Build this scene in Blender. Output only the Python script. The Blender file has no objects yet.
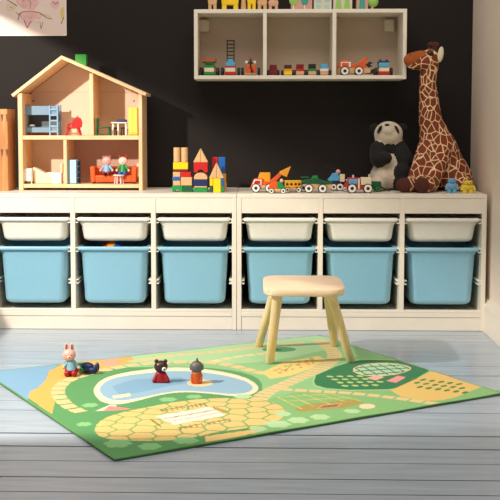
import bpy, bmesh, math, random
import numpy as np
from mathutils import Vector, Matrix
random.seed(4); rng = np.random.default_rng(7)
COL = bpy.context.scene.collection
R = math.radians
# ------------------------------------------------------------ camera model
PITCH = .0752; YAW = .0267; F = 1060.6; CX = 229.7; CY = 205.5
CAM = Vector((.0391, -4.2127, .8192))
FW = Vector((-math.sin(YAW)*math.cos(PITCH), math.cos(YAW)*math.cos(PITCH), -math.sin(PITCH)))
RTV = Vector((math.cos(YAW), math.sin(YAW), 0)); UP = RTV.cross(FW)
def ray(px, py): return FW + RTV*((px-CX)/F) - UP*((py-CY)/F)
def W(px, py, Y):
    d = ray(px, py); t = (Y-CAM.y)/d.y; return CAM + d*t
def G(px, py, z=0.0):
    d = ray(px, py); t = (z-CAM.z)/d.z; return CAM + d*t
def SC(Y): return F/(Y-CAM.y)
def proj(x, y, z):
    dx = x-CAM.x; dy = y-CAM.y; dz = z-CAM.z
    dep = dx*FW.x + dy*FW.y + dz*FW.z; u = dx*UP.x + dy*UP.y + dz*UP.z; r = dx*RTV.x + dy*RTV.y
    return CX+F*r/dep, CY-F*u/dep
# ------------------------------------------------------------ materials
def lin(c):
    return tuple(((v/255)/12.92 if v/255 <= .04045 else ((v/255+.055)/1.055)**2.4) for v in c)
MATS = {}
def mat(name, c, rough=.5, spec=.5, bump=0, bscale=80, vary=0, vscale=8, sheen=0, coat=0):
    if name in MATS: return MATS[name]
    m = bpy.data.materials.new(name); m.use_nodes = True; MATS[name] = m
    nt = m.node_tree; b = nt.nodes['Principled BSDF']
    b.inputs['Base Color'].default_value = (*lin(c), 1); b.inputs['Roughness'].default_value = rough
    b.inputs['Specular IOR Level'].default_value = spec
    if sheen: b.inputs['Sheen Weight'].default_value = sheen
    if coat: b.inputs['Coat Weight'].default_value = coat
    tc = nt.nodes.new('ShaderNodeTexCoord')
    n = nt.nodes.new('ShaderNodeTexNoise'); n.inputs['Scale'].default_value = vscale if vary else bscale
    nt.links.new(tc.outputs['Object'], n.inputs['Vector'])
    r = nt.nodes.new('ShaderNodeValToRGB'); v = max(vary, .02)
    lc = lin(c)
    r.color_ramp.elements[0].color = (*[x*(1-v) for x in lc], 1); r.color_ramp.elements[1].color = (*[min(1, x*(1+v)) for x in lc], 1)
    r.color_ramp.elements[0].position = .3; r.color_ramp.elements[1].position = .7
    nt.links.new(n.outputs['Fac'], r.inputs['Fac']); nt.links.new(r.outputs['Color'], b.inputs['Base Color'])
    if bump:
        n2 = nt.nodes.new('ShaderNodeTexNoise'); n2.inputs['Scale'].default_value = bscale
        nt.links.new(tc.outputs['Object'], n2.inputs['Vector'])
        bp = nt.nodes.new('ShaderNodeBump'); bp.inputs['Strength'].default_value = bump; bp.inputs['Distance'].default_value = .004
        nt.links.new(n2.outputs['Fac'], bp.inputs['Height']); nt.links.new(bp.outputs['Normal'], b.inputs['Normal'])
    return m
def wood(name, c1, c2, rough=.5, scale=(3, 3, 30), axis='x'):
    if name in MATS: return MATS[name]
    m = bpy.data.materials.new(name); m.use_nodes = True; MATS[name] = m
    nt = m.node_tree; b = nt.nodes['Principled BSDF']; b.inputs['Roughness'].default_value = rough
    tc = nt.nodes.new('ShaderNodeTexCoord'); mp = nt.nodes.new('ShaderNodeMapping'); mp.inputs['Scale'].default_value = scale
    n = nt.nodes.new('ShaderNodeTexNoise'); n.inputs['Scale'].default_value = 3; n.inputs['Detail'].default_value = 6; n.inputs['Distortion'].default_value = .6
    r = nt.nodes.new('ShaderNodeValToRGB'); r.color_ramp.elements[0].position = .35; r.color_ramp.elements[1].position = .65
    r.color_ramp.elements[0].color = (*lin(c1), 1); r.color_ramp.elements[1].color = (*lin(c2), 1)
    L = nt.links.new
    L(tc.outputs['Object'], mp.inputs['Vector']); L(mp.outputs['Vector'], n.inputs['Vector']); L(n.outputs['Fac'], r.inputs['Fac']); L(r.outputs['Color'], b.inputs['Base Color'])
    return m
WHITE = mat('white_laminate', (236, 228, 212), .38, vary=.03)
BINW = mat('white_plastic', (238, 235, 224), .35)
BINB = mat('blue_plastic', (140, 194, 217), .33, coat=.1)
PINE = wood('pine', (238, 190, 140), (246, 206, 160), .5, (26, 26, 2))
PINEX = wood('pine_across', (238, 192, 142), (248, 210, 164), .5, (2, 12, 30))
PINEL = wood('pale_beech', (234, 206, 172), (243, 219, 188), .45, (2, 14, 14))
BEECHV = wood('pale_beech_upright', (232, 202, 152), (242, 216, 172), .45, (14, 14, 2))
TOYW = mat('toy_wood', (214, 172, 122), .5, vary=.08, vscale=60)
RED = mat('red_paint', (196, 34, 32), .35); DRED = mat('dark_red_paint', (120, 22, 20), .4)
ORG = mat('orange_paint', (226, 92, 30), .4); YEL = mat('yellow_paint', (246, 208, 30), .35)
AMB = mat('amber_paint', (232, 158, 34), .4)
GRN = mat('green_paint', (30, 140, 66), .4); DGRN = mat('dark_green_paint', (20, 88, 52), .4)
BLU = mat('blue_paint', (32, 96, 176), .4); DBLU = mat('navy_paint', (26, 46, 96), .4)
SKY = mat('sky_blue_paint', (92, 172, 216), .4); LBL = mat('pale_blue_paint', (138, 176, 202), .45)
WHT = mat('white_paint', (238, 234, 224), .4); BLK = mat('black_rubber', (22, 20, 20), .5)
PINK = mat('pink_paint', (240, 176, 168), .4); CRM = mat('cream_paint', (236, 220, 186), .5)
BRN = mat('brown_paint', (74, 42, 30), .4); GRY = mat('grey_paint', (98, 96, 93), .45)
MINT = mat('mint_print', (160, 210, 190), .6); LIME = mat('lime_print', (150, 200, 96), .6); TEAL = mat('teal_print', (60, 160, 140), .6)
ROSE = mat('rose_print', (208, 156, 146), .6)
# ------------------------------------------------------------ mesh builder
def org(p):
    v = Vector((0,0,0))
    while p is not None: v += p.location; p = p.parent
    return v
class MB:
    def __init__(s): s.bm = bmesh.new(); s.mi = 0
    def _tag(s, vs):
        fs = set(f for v in vs for f in v.link_faces)
        for f in fs: f.material_index = s.mi
    def box(s, x0, x1, y0, y1, z0, z1, rot=None):
        c = Vector(((x0+x1)/2, (y0+y1)/2, (z0+z1)/2))
        M = Matrix.Translation(c)
        if rot is not None: M = M @ rot.to_4x4()
        M = M @ Matrix.Diagonal((abs(x1-x0), abs(y1-y0), abs(z1-z0), 1))
        r = bmesh.ops.create_cube(s.bm, size=1, matrix=M); s._tag(r['verts']); return s
    def cyl(s, p0, p1, r0, r1=None, seg=24):
        r1 = r0 if r1 is None else r1
        p0 = Vector(p0); p1 = Vector(p1); d = p1-p0
        q = Vector((0,0,1)).rotation_difference(d.normalized()).to_matrix().to_4x4()
        r = bmesh.ops.create_cone(s.bm, cap_ends=True, segments=seg, radius1=r0, radius2=r1, depth=d.length, matrix=Matrix.Translation((p0+p1)/2) @ q)
        s._tag(r['verts']); return s
    def ell(s, c, r, seg=20, rot=None):
        if not hasattr(r, '__len__'): r = (r, r, r)
        M = Matrix.Translation(Vector(c))
        if rot is not None: M = M @ rot.to_4x4()
        q = bmesh.ops.create_uvsphere(s.bm, u_segments=seg, v_segments=max(8, seg*2//3), radius=1, matrix=M @ Matrix.Diagonal((*r, 1)))
        s._tag(q['verts']); return s
    def prism(s, pts, y0, y1):          # outline in x,z extruded along y
        a = [s.bm.verts.new((p[0], y0, p[1])) for p in pts]; b = [s.bm.verts.new((p[0], y1, p[1])) for p in pts]
        n = len(pts); fs = [s.bm.faces.new(a), s.bm.faces.new(b[::-1])]
        for i in range(n): fs.append(s.bm.faces.new((a[i], b[i], b[(i+1) % n], a[(i+1) % n])))
        for f in fs: f.material_index = s.mi
        return s
    def rings(s, rings, cap0=True, cap1=True):
        vs = [[s.bm.verts.new(p) for p in r] for r in rings]
        for a, b in zip(vs, vs[1:]):
            n = len(a)
            for i in range(n):
                f = s.bm.faces.new((a[i], a[(i+1) % n], b[(i+1) % n], b[i])); f.material_index = s.mi
        if cap0: s.bm.faces.new(vs[0][::-1]).material_index = s.mi
        if cap1: s.bm.faces.new(vs[-1]).material_index = s.mi
        return s
    def tube(s, pts, r, seg=8):
        for a, b in zip(pts, pts[1:]):
            s.cyl(a, b, r, r, seg); 
        for p in pts[1:-1]: s.ell(p, r, 8)
        return s
    def m(s, i): s.mi = i; return s
    def build(s, name, mats, parent=None, bevel=0, k=1.0, sharp=35, seg=2, local=False):
        bmesh.ops.recalc_face_normals(s.bm, faces=s.bm.faces)
        if k != 1.0: bmesh.ops.scale(s.bm, vec=(k, k, k), verts=s.bm.verts); bevel *= k
        me = bpy.data.meshes.new(name)
        if parent is not None and not local:
            bmesh.ops.translate(s.bm, vec=-org(parent), verts=s.bm.verts)
        s.bm.to_mesh(me); s.bm.free()
        me.polygons.foreach_set('use_smooth', [True]*len(me.polygons)); me.set_sharp_from_angle(angle=R(sharp))
        for q in (mats if isinstance(mats, (list, tuple)) else [mats]): me.materials.append(q)
        o = bpy.data.objects.new(name, me); COL.objects.link(o); o.parent = parent
        if bevel:
            bv = o.modifiers.new('bevel', 'BEVEL'); bv.width = bevel; bv.segments = seg; bv.limit_method = 'ANGLE'; bv.angle_limit = R(40); bv.harden_normals = False
        return o
def thing(name, label, cat, loc=(0,0,0), group=None, rz=0):
    o = bpy.data.objects.new(name, None); COL.objects.link(o); o.empty_display_size = .03
    o.location = loc; o.rotation_euler.z = rz; o['label'] = label; o['category'] = cat
    if group: o['group'] = group
    return o
def tag(o, label, cat, group=None):
    o['label'] = label; o['category'] = cat
    if group: o['group'] = group
    return o
def struct(o): o['kind'] = 'structure'; return o
def dup(root, loc, label, group=None):
    def cp(o, par):
        c = o.copy(); COL.objects.link(c); c.parent = par
        for ch in list(o.children): cp(ch, c)
        return c
    r = cp(root, None); r.location = loc; r['label'] = label
    if group: r['group'] = group
    return r
def SB(parent, k):                     # builder in px units, local to parent
    def f(name, mats, fn, bevel=0, par=None, seg=2, sharp=35):
        b = MB(); fn(b); return b.build(name, mats, par or parent, bevel, k, local=True, seg=seg, sharp=sharp)
    return f
# remeshed plush bodies
def blob(name, prims, mats, parent, voxel=.006, smooth=6, local=False):
    b = MB()
    for p in prims:
        if p[0] == 'e': b.ell(p[1], p[2], 24)
        else:
            b.cyl(p[1], p[2], p[3], p[4], 24); b.ell(p[1], p[3], 20); b.ell(p[2], p[4], 20)
    me = bpy.data.meshes.new('t'); b.bm.to_mesh(me); b.bm.free()
    o = bpy.data.objects.new('t', me); COL.objects.link(o)
    r = o.modifiers.new('r', 'REMESH'); r.mode = 'VOXEL'; r.voxel_size = voxel
    s = o.modifiers.new('s', 'SMOOTH'); s.iterations = smooth; s.factor = .5
    dg = bpy.context.evaluated_depsgraph_get()
    m2 = bpy.data.meshes.new_from_object(o.evaluated_get(dg)); bpy.data.objects.remove(o); bpy.data.meshes.remove(me)
    m2.name = name
    n = len(m2.polygons); C = np.zeros(n*3); m2.polygons.foreach_get('center', C); C = C.reshape(n, 3)
    best = np.full(n, 1e9); idx = np.zeros(n, int)
    for p in prims:
        if p[0] == 'e':
            rr = np.array(p[2] if hasattr(p[2], '__len__') else (p[2],)*3)
            q = (C-np.array(p[1]))/rr; l = np.linalg.norm(q, axis=1); d = (l-1)*rr.min()
        else:
            a = np.array(p[1]); ab = np.array(p[2])-a; t = np.clip(((C-a)@ab)/(ab@ab), 0, 1)
            d = np.linalg.norm(C-(a+t[:, None]*ab), axis=1)-(p[3]+(p[4]-p[3])*t)
        mi = p[-1]; w = d < best; best[w] = d[w]; idx[w] = mi
    for q in mats: m2.materials.append(q)
    m2.polygons.foreach_set('material_index', idx.astype(np.int32)); m2.polygons.foreach_set('use_smooth', [True]*n)
    if parent is not None and not local: m2.transform(Matrix.Translation(-org(parent)))
    o = bpy.data.objects.new(name, m2); COL.objects.link(o); o.parent = parent
    return o
# ============================================================ ROOM
WALLY = .44; WALLX = W(471.5, 100, .44).x
MW = mat('charcoal_wall_paint', (30, 25, 23), .7, .25, bump=.15, bscale=300, vary=.08, vscale=2)
b = MB(); b.box(-1.33, 1.10, WALLY, WALLY+.1, 0, 2.6); struct(b.build('wall_back', MW))
MR = mat('cream_wall_paint', (240, 224, 206), .6, vary=.04, vscale=2, bump=.1, bscale=200)
b = MB(); b.box(WALLX, WALLX+.1, -4.6, WALLY, 0, 2.6); struct(b.build('wall_right', MR))
ML = mat('gobo_wall_paint', (225, 220, 210), .6)
wx = -1.25  # unseen wall added on the left as a gobo for the key lamp
b = MB()
wy0, wy1, wz0, wz1 = -1.58, .12, .55, 1.40  # opening shaped to cut the lamp beam
b.box(wx-.04, wx, -4.6, wy0, 0, 2.6); b.box(wx-.04, wx, wy1, WALLY, 0, 2.6)
b.box(wx-.04, wx, wy0, wy1, 0, wz0); b.box(wx-.04, wx, wy0, wy1, wz1, 2.6)
struct(b.build('gobo_wall_left', ML))
b = MB()
for a in ((wy0-.05, wy0, wz0-.05, wz1+.05), (wy1, wy1+.05, wz0-.05, wz1+.05)): b.box(wx, wx+.02, *a)
b.box(wx, wx+.02, wy0, wy1, wz0-.05, wz0); b.box(wx, wx+.02, wy0, wy1, wz1, wz1+.05)
struct(b.build('gobo_opening_trim', WHT, bevel=.003))  # trim around the added beam opening, out of view
# baseboards
def baseboard(name, side):
    pts = [(0, 0), (-.028, 0), (-.028, .095), (-.022, .108), (-.012, .116), (-.008, .124), (0, .126)]
    b = MB(); r0 = [(WALLX+p[0], -4.6, p[1]) for p in pts]; r1 = [(WALLX+p[0], WALLY, p[1]) for p in pts]
    b.rings([r0, r1]); return struct(b.build(name, mat('baseboard_paint', (232, 222, 206), .4), sharp=50))
baseboard('baseboard_right', 1)
# floor
def floor_mat():
    m = bpy.data.materials.new('painted_floorboards'); m.use_nodes = True; nt = m.node_tree; b = nt.nodes['Principled BSDF']; L = nt.links.new
    tc = nt.nodes.new('ShaderNodeTexCoord'); mp = nt.nodes.new('ShaderNodeMapping'); mp.inputs['Scale'].default_value = (1.0, 9, 1)
    n = nt.nodes.new('ShaderNodeTexNoise'); n.inputs['Scale'].default_value = 4; n.inputs['Detail'].default_value = 8; n.inputs['Distortion'].default_value = .5
    L(tc.outputs['Object'], mp.inputs['Vector']); L(mp.outputs['Vector'], n.inputs['Vector'])
    r = nt.nodes.new('ShaderNodeValToRGB'); e = r.color_ramp.elements
    e[0].position = .33; e[0].color = (*lin((157, 172, 186)), 1); e[1].position = .62; e[1].color = (*lin((170, 184, 197)), 1)
    L(n.outputs['Fac'], r.inputs['Fac'])
    # worn flecks along the grain
    mp2 = nt.nodes.new('ShaderNodeMapping'); mp2.inputs['Scale'].default_value = (8, 60, 1); L(tc.outputs['Object'], mp2.inputs['Vector'])
    n2 = nt.nodes.new('ShaderNodeTexNoise'); n2.inputs['Scale'].default_value = 3; n2.inputs['Detail'].default_value = 4; L(mp2.outputs['Vector'], n2.inputs['Vector'])
    r2 = nt.nodes.new('ShaderNodeValToRGB'); r2.color_ramp.elements[0].position = .66; r2.color_ramp.elements[1].position = .78
    r2.color_ramp.elements[0].color = (0,0,0,1); r2.color_ramp.elements[1].color = (.45,.45,.45,1); L(n2.outputs['Fac'], r2.inputs['Fac'])
    mx = nt.nodes.new('ShaderNodeMixRGB'); L(r2.outputs['Color'], mx.inputs['Fac']); L(r.outputs['Color'], mx.inputs['Color1']); mx.inputs['Color2'].default_value = (*lin((96, 104, 112)), 1)
    L(mx.outputs['Color'], b.inputs['Base Color'])
    b.inputs['Roughness'].default_value = .27; b.inputs['Specular IOR Level'].default_value = .6
    bp = nt.nodes.new('ShaderNodeBump'); bp.inputs['Strength'].default_value = .05; bp.inputs['Distance'].default_value = .002; L(n.outputs['Fac'], bp.inputs['Height']); L(bp.outputs['Normal'], b.inputs['Normal'])
    return m
seams = [.44, .31, .18, .05, -.085, -.22]+[G(250, y).y for y in (352, 365, 374.5, 389, 402, 411.5, 434.5, 447.5, 462, 478.5, 493.5)]
while seams[-1] > -4.6: seams.append(seams[-1]-.15)
b = MB()
b.m(1).box(-1.3, 1.07, -4.6, .44, -.05, -.006).m(0)
for i, (a, c) in enumerate(zip(seams, seams[1:])):
    h = random.uniform(-.0012, 0)
    s0_, s1_ = [(.0046 if j in (8, 12, 13, 15) else .0021) for j in (i, i+1)]
    b.box(-1.25, WALLX, c+s1_, a-s0_, -.02, h)
struct(b.build('floor', [floor_mat(), mat('floor_gap', (22, 26, 30), .8)], sharp=10))
# ============================================================ STORAGE UNITS
FZ = .5486                     # top of the units
def Zf(py, Y=0): return W(250, py, Y).z
UD = .44; UW = .99
PT = .018
def unit_frame(xl, label):
    t = thing('storage_unit', label, 'storage unit', (xl+UW/2, UD/2-.01, 0), 'storage frames along the wall')
    Y1 = UD-.012
    zt0 = Zf(198); zap = Zf(213.3); zl0 = Zf(316.6); zl1 = zl0+.018
    def bx(name, *a, bevel=.0015, m=WHITE): b = MB(); b.box(*a); return b.build(name, m, t, bevel)
    bx('top_panel', xl, xl+UW, 0, Y1, zt0, FZ)
    bx('side_panel', xl, xl+PT, 0, Y1, 0, zt0); bx('side_panel', xl+UW-PT, xl+UW, 0, Y1, 0, zt0)
    step = (UW-PT)/3; cols = []
    for i in (1, 2):
        b = MB(); a = xl+step*i; b.prism([(0, Zf(309.5)), (.021, Zf(309.5)), (.021, zl1), (Y1, zl1), (Y1, zt0), (0, zt0)], 0, PT)
        for v in b.bm.verts: v.co = (a+v.co.y, v.co.x, v.co.z)
        b.build('divider', WHITE, t, 0)
    for i in range(3):
        a = xl+step*i+PT; c = xl+step*(i+1); cols.append((a+c)/2)
        bx('apron', a, c, .002, .02, zap, zt0)
        for z in (Zf(222.5), Zf(251.5), Zf(283.5)):
            for (x0, x1, sgn) in ((a, a+.012, 1), (c-.012, c, -1)):
                b = MB(); b.box(x0, x1, .004, Y1-.02, z-.004, z); xe = x0 if sgn > 0 else x1-.003
                b.box(xe, xe+.003, .004, Y1-.02, z, z+.012); b.box(x0, x1, .004, Y1-.02, z+.010, z+.014)
                b.build('runner', BINW, t, .0008, seg=1)
    bx('bottom_shelf', xl+PT, xl+UW-PT, 0, Y1, zl0, zl1)
    bx('front_lip', xl+PT, xl+UW-PT, 0, .02, zl1, Zf(309.5))
    bx('plinth', xl+PT, xl+UW-PT, .003, .02, 0, zl0)
    return cols
XLu = -1.036; XR = -.0445
colsL = unit_frame(XLu, 'white open storage frame on the left, under the dollhouse and block towers')
colsR = unit_frame(XR, 'white open storage frame on the right, under the plush giraffe and panda')
def rrect(w, d, r, z, cy=0, n=6):
    pts = []
    for (sx, sy, a0) in ((1, 1, 0), (-1, 1, 90), (-1, -1, 180), (1, -1, 270)):
        for i in range(n+1):
            a = R(a0+90*i/n); pts.append((sx*(w/2-r)+r*math.cos(a), cy+sy*(d/2-r)+r*math.sin(a), z))
    return pts
def bin_(name, h, m, label):
    t = thing(name, label, 'bin', (0,0,0))
    w1, w0 = (.268, .256) if h < .15 else (.268, .248); d1, d0 = .39, .37; r = .03
    b = MB(); Rg = []
    rb = .022
    for i in range(5):
        a = R(90*i/4); Rg.append(rrect(w0-2*rb*(1-math.sin(a)), d0-2*rb*(1-math.sin(a)), r-.005*(1-math.sin(a)), rb*(1-math.cos(a))))
    Rg.append(rrect(w1, d1, r, h-.032)); Rg.append(rrect(w1+.014, d1+.006, r, h-.022)); Rg.append(rrect(w1+.014, d1+.006, r, h-.012))
    Rg.append(rrect(w1-.006, d1-.006, r-.003, h-.012)); Rg.append(rrect(w0-.008, d0-.008, r-.005, .02)); Rg.append(rrect(w0-.05, d0-.05, .02, .004))
    b.rings(Rg); b.build('bin_body', m, t, local=True, sharp=50)
    b = MB()
    o0 = (.2915, .422, .012)
    RR = [rrect(o0[0]-.004, o0[1]-.004, o0[2], h-.014), rrect(o0[0], o0[1], o0[2], h-.012), rrect(o0[0], o0[1], o0[2], h-.003), rrect(o0[0]-.006, o0[1]-.006, o0[2], h),
          rrect(w1-.004, d1-.004, r-.003, h), rrect(w1-.01, d1-.01, r-.004, h-.013)]
    b.rings(RR, False, False)
    vs = list(b.bm.verts); n = len(RR[0]); a = vs[:n]; c = vs[-n:]
    for i in range(n): b.bm.faces.new((a[i], c[i], c[(i+1) % n], a[(i+1) % n]))
    b.build('rim', m, t, local=True, sharp=50)
    return t
hw = Zf(218)-Zf(242.6); hb = Zf(247.5)-Zf(305.5)
wb = bin_('shallow_bin', hw, BINW, ''); bb = bin_('deep_bin', hb, BINB, '')
bd = {0: 'in the leftmost bay of the left unit, below the green-topped corner of the dollhouse', }
LW = ['shallow white plastic bin in the far left bay under the dollhouse',
      'shallow white plastic bin above the deep bin that holds the ball',
      'shallow white plastic bin directly under the wooden block towers',
      'shallow white plastic bin under the orange digger and yellow wagon',
      'shallow white plastic bin under the red toy truck, in the bay right of the stool',
      'shallow white plastic bin under the plush giraffe, nearest the right wall']
LB = ['deep light blue plastic bin in the far left bay, lowest under the dollhouse',
      'deep light blue plastic bin with the colourful beach ball inside',
      'deep light blue plastic bin in the third bay, below the wooden blocks',
      'deep light blue plastic bin partly hidden by the left side of the stool',
      'deep light blue plastic bin behind the right legs of the stool',
      'deep light blue plastic bin at the far right, below the giraffe bay']
for i, x in enumerate(colsL+colsR):
    yb = .212
    for proto, lab, py in ((wb, LW[i], 242.6), (bb, LB[i], 305.5)):
        g = 'shallow white bins in the storage units' if proto is wb else 'deep blue bins in the storage units'
        loc = (x, yb, Zf(py))
        if i == 0: proto.location = loc; proto['label'] = lab; proto['group'] = g
        else: dup(proto, loc, lab, g)
# ball + plush grey in bin 2
cx = colsL[1]; t = thing('beach_ball', 'red, yellow and blue ball peeking out of the deep blue bin', 'ball', (cx-.012, .095, Zf(303)+.178))
b = MB(); b.ell((0,0,0), .060, 36)
for f in b.bm.faces:
    c = f.calc_center_median(); a = (math.degrees(math.atan2(c.z, c.x)) % 360); f.material_index = 2 if a < 80 else 1 if a < 115 else 0 if a < 190 else int(a//60) % 3
b.build('ball_shell', [RED, AMB, BLU], t, local=True)
o = blob('plush_toy', [('e', (cx+.085, .13, Zf(303)+.185), (.034, .05, .035), 0), ('e', (cx+.08, .15, Zf(303)+.10), (.036, .05, .09), 0)], [mat('grey_plush', (96, 84, 76), .9, bump=.4, bscale=200)], None)
tag(o, 'dark grey plush toy lying beside the ball in the deep blue bin', 'plush toy')
# ============================================================ WALL SHELF
SY0 = .23
def sx(px): return W(px, 45, SY0).x
def sz(py): return W(300, py, SY0).z
t = thing('wall_shelf', 'white wall-mounted shelf with three open compartments of toy vehicles', 'shelf', ((sx(194)+sx(407))/2, .335, sz(79)))
x0, x1, z0, z1 = sx(194), sx(406.7), sz(79), sz(9); th = .0155
def bx(name, *a, m=WHITE, bevel=.001, par=None): b = MB(); b.box(*a); return b.build(name, m, par or t, bevel)
bx('top_board', x0, x1, SY0, WALLY, z1-th, z1); bx('bottom_board', x0, x1, SY0, WALLY, z0, z0+th)
bx('side_board', x0, x0+th, SY0, WALLY, z0+th, z1-th); bx('side_board', x1-th, x1, SY0, WALLY, z0+th, z1-th)
for px in (263, 332.5): bx('divider', sx(px), sx(px)+th, SY0, WALLY-.006, z0+th, z1-th)
bx('back_panel', x0+th, x1-th, WALLY-.006, WALLY, z0+th, z1-th, m=mat('shelf_back_panel', (206, 186, 160), .5))
for (a, c) in ((199.5, 209), (384.5, 394)):
    p = W(a, 19.5, .40); q = W(c, 31.5, .40); bx('mounting_bracket', p.x, q.x, .40, WALLY-.006, q.z, p.z, m=mat('bracket_cream', (222, 208, 184), .5), bevel=.002)
SHT = z1; SHB = z0+th
# ============================================================ DOLLHOUSE
HY = .20; HD = .19
def hx(px, Y=HY): return W(px, 130, Y).x
def hz(py, Y=HY): return W(80, py, Y).z
hzb = FZ
t = thing('dollhouse', 'open wooden two-storey dollhouse with gabled roof on the left storage unit', 'dollhouse', (hx(80), HY+HD/2, hzb))
def hb_(name, *a, m=PINE, bevel=.0015): b = MB(); b.box(*a); return b.build(name, m, t, bevel)
xL0, xL1, xR0, xR1 = hx(18), hx(22.5), hx(138.6), hx(142.2)
zfl0, zfl1 = hz(139.7), hz(135.6); zb0, zb1 = hz(188), hz(184.2)
hb_('side_wall', xL0, xL1, HY, HY+HD, hzb, hz(93)); hb_('side_wall', xR0, xR1, HY, HY+HD, hzb, hz(91.5))
hb_('base_board', xL1, xR0, HY+.002, HY+HD-.004, zb0, zb1, m=PINEX)
hb_('upper_floor', xL1, xR0, HY+.002, HY+HD-.006, zfl0, zfl1, m=PINEX)
peak = (hx(62.5), hz(55.5)); eL = (hx(12), hz(94.5)); eR = (hx(146.8), hz(93))
def roof(e, pk):
    tt = .0135; dx = pk[0]-e[0]; dz = pk[1]-e[1]; l = math.hypot(dx, dz); nx, nz = (dz/l, -dx/l)
    if nz > 0: nx, nz = -nx, -nz
    off = (nx*tt, nz*tt); e2 = (e[0]+off[0], e[1]+off[1])
    zz = pk[1]-tt/(abs(dx)/l)
    b = MB(); b.prism([e, pk, (pk[0], zz), e2], HY-.008, HY+HD); return b.build('roof_panel', PINEX, t, .001)
roof(eL, peak); roof(eR, peak)
def roofz(x):
    a, e = peak, (eL if x < peak[0] else eR); u = (x-e[0])/(a[0]-e[0]); return e[1]+u*(a[1]-e[1])
hb_('upper_divider', hx(89.8), hx(93.5), HY+.004, HY+HD-.006, zfl1, roofz(hx(93.5))-.0168)
hb_('lower_divider', hx(63), hx(66.3), HY+.004, HY+HD-.006, zb1, zfl0)
pm = mat('dollhouse_back_panel', (234, 206, 180), .6, vary=.03)
pm2 = mat('dollhouse_pink_back', (214, 172, 150), .6, vary=.03)
b = MB(); yb = HY+HD-.005
zsm = W(80, 92, yb).z; b.prism([(xL1, zfl1), (xR0, zfl1), (xR0, roofz(xR0)-.019), (peak[0], peak[1]-.02), (xL1, roofz(xL1)-.019)], yb, yb+.004); b.build('back_panel', pm, t)
b = MB(); b.box(xL1, xR0, yb-.0006, yb, zsm-.0012, zsm); b.build('panel_seam', mat('seam_tan', (190, 150, 112), .6), t)
b = MB(); b.box(xL1, hx(64.6), yb, yb+.004, zb1, zfl0); b.build('back_panel', pm, t, .0006)
b = MB(); b.box(hx(64.6), xR0, yb, yb+.004, zb1, zfl0); b.build('back_panel', pm2, t, .0006)
for px in (33.5, 134):
    p = W(px, 101, yb); b = MB(); b.cyl((p.x, yb-.0012, p.z), (p.x, yb+.001, p.z), .0035, seg=12); b.build('peg_hole', BLK, t)
# chimney
p0 = W(75.5, 54.5, .27); p1 = W(86.5, 66, .27)
b = MB(); xa, xb = p0.x, p1.x
b.prism([(xa, roofz(xa)), (xb, roofz(xb)), (xb, p0.z), (xa, p0.z)], .26, .30); b.build('chimney', mat('chimney_green', (50, 160, 50), .5), t, .001)
ZU = zfl1; ZL = zb1                       # floors of the house
def at(px, Y, z): return (W(px, 130, Y).x, Y, z)
# bunk bed
Y = .26; k = 1/SC(Y)
r_ = thing('toy_bunk_bed', 'pale blue toy bunk bed with ladder in the upper left room', 'toy furniture', at(42, Y, ZU)); q = SB(r_, k)
GB = mat('greyblue_paint', (112, 140, 158), .5)
for u in (-17, 15.4):
    for w in (0, 14): q('bed_post', GB, lambda b: b.box(u, u+1.6, w, w+1.4, 0, 31), .2)
for (v0, v1, w) in ((20.5, 29.5, 0), (3, 8, 0), (20.5, 29.5, 14.2), (3, 9, 14.2)): q('guard_rail', mat('bed_panel_blue', (120, 150, 172), .5), lambda b: b.box(-15.4, 15.4, w+.1, w+1.2, v0, v1), .2)
for v in (4, 20.8): q('mattress', [WHT, mat('bed_navy', (50, 70, 90), .8)], lambda b: (b.box(-15, 15, 1.4, 14, v, v+3.2), b.m(1).box(-15, 4, 1.6, 13.8, v+3.2, v+4.2)), .3)
for v in (9.5, 26.5): q('pillow', WHT, lambda b: b.ell((-11, 6, v), (3, 4, 1.6)))
q('back_board', mat('bed_back', (96, 100, 102), .6), lambda b: b.box(-15.4, 15.4, 15.5, 16, 8, 21)); q('ladder', LBL, lambda b: [b.box(7.5, 8.9, -1.6, -.2, 0, 30), b.box(15.2, 16.6, -1.6, -.2, 0, 30)]+[b.box(8.9, 15.2, -1.4, -.4, v, v+1.6) for v in (3, 8.5, 14, 19.5, 25)], .2)
# red chair
Y = .24; k = 1/SC(Y)
r_ = thing('toy_chair', 'red toy armchair with a rounded back in the upper left room', 'toy furniture', at(73.5, Y, ZU)); q = SB(r_, k)
q('seat', RED, lambda b: b.box(-6, 6, -4, 6, 7, 8.6), .5)
q('backrest', RED, lambda b: b.prism([(-2.5, 8), (7.5, 8), (8.2, 13.5), (6.5, 17.6), (2.5, 18.4), (-1, 16), (-2.8, 12)], 4.6, 6.2), .5)
for s in (-4.6, 5.6): q('armrest', RED, lambda b: b.tube([(-4.5, s, 8), (-5.2, s, 11.5), (2.5, s, 12.5)], .7))
for (u, u2) in ((-4.5, -7.6), (5, 7.4)):
    for w in (-3, 5): q('leg', RED, lambda b: b.cyl((u2, w, 0), (u, w, 7.4), .6, .9, 10))
# green chair
Y = .23; k = 1/SC(Y)
r_ = thing('toy_chair', 'dark green toy chair seen from the side in the upper right room', 'toy furniture', at(103, Y, ZU)); q = SB(r_, k)
q('seat', DGRN, lambda b: b.box(-5, 7.5, -4, 4, 7.2, 8.6, Matrix.Rotation(R(-3), 3, 'Y')), .4)
q('backrest', DGRN, lambda b: b.box(-6.6, -4.4, -4, 4, 13, 17.4), .7)
for (u, u2, tp) in ((-5.4, -6, 14), (6.4, 7.2, 7.6)):
    for w in (-3.4, 3.4): q('leg', DGRN, lambda b: b.cyl((u2, w, 0), (u, w, tp), .9, .8, 10))
q('stretcher', DGRN, lambda b: b.box(-6, 7, -3.8, -3, .8, 2))
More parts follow.
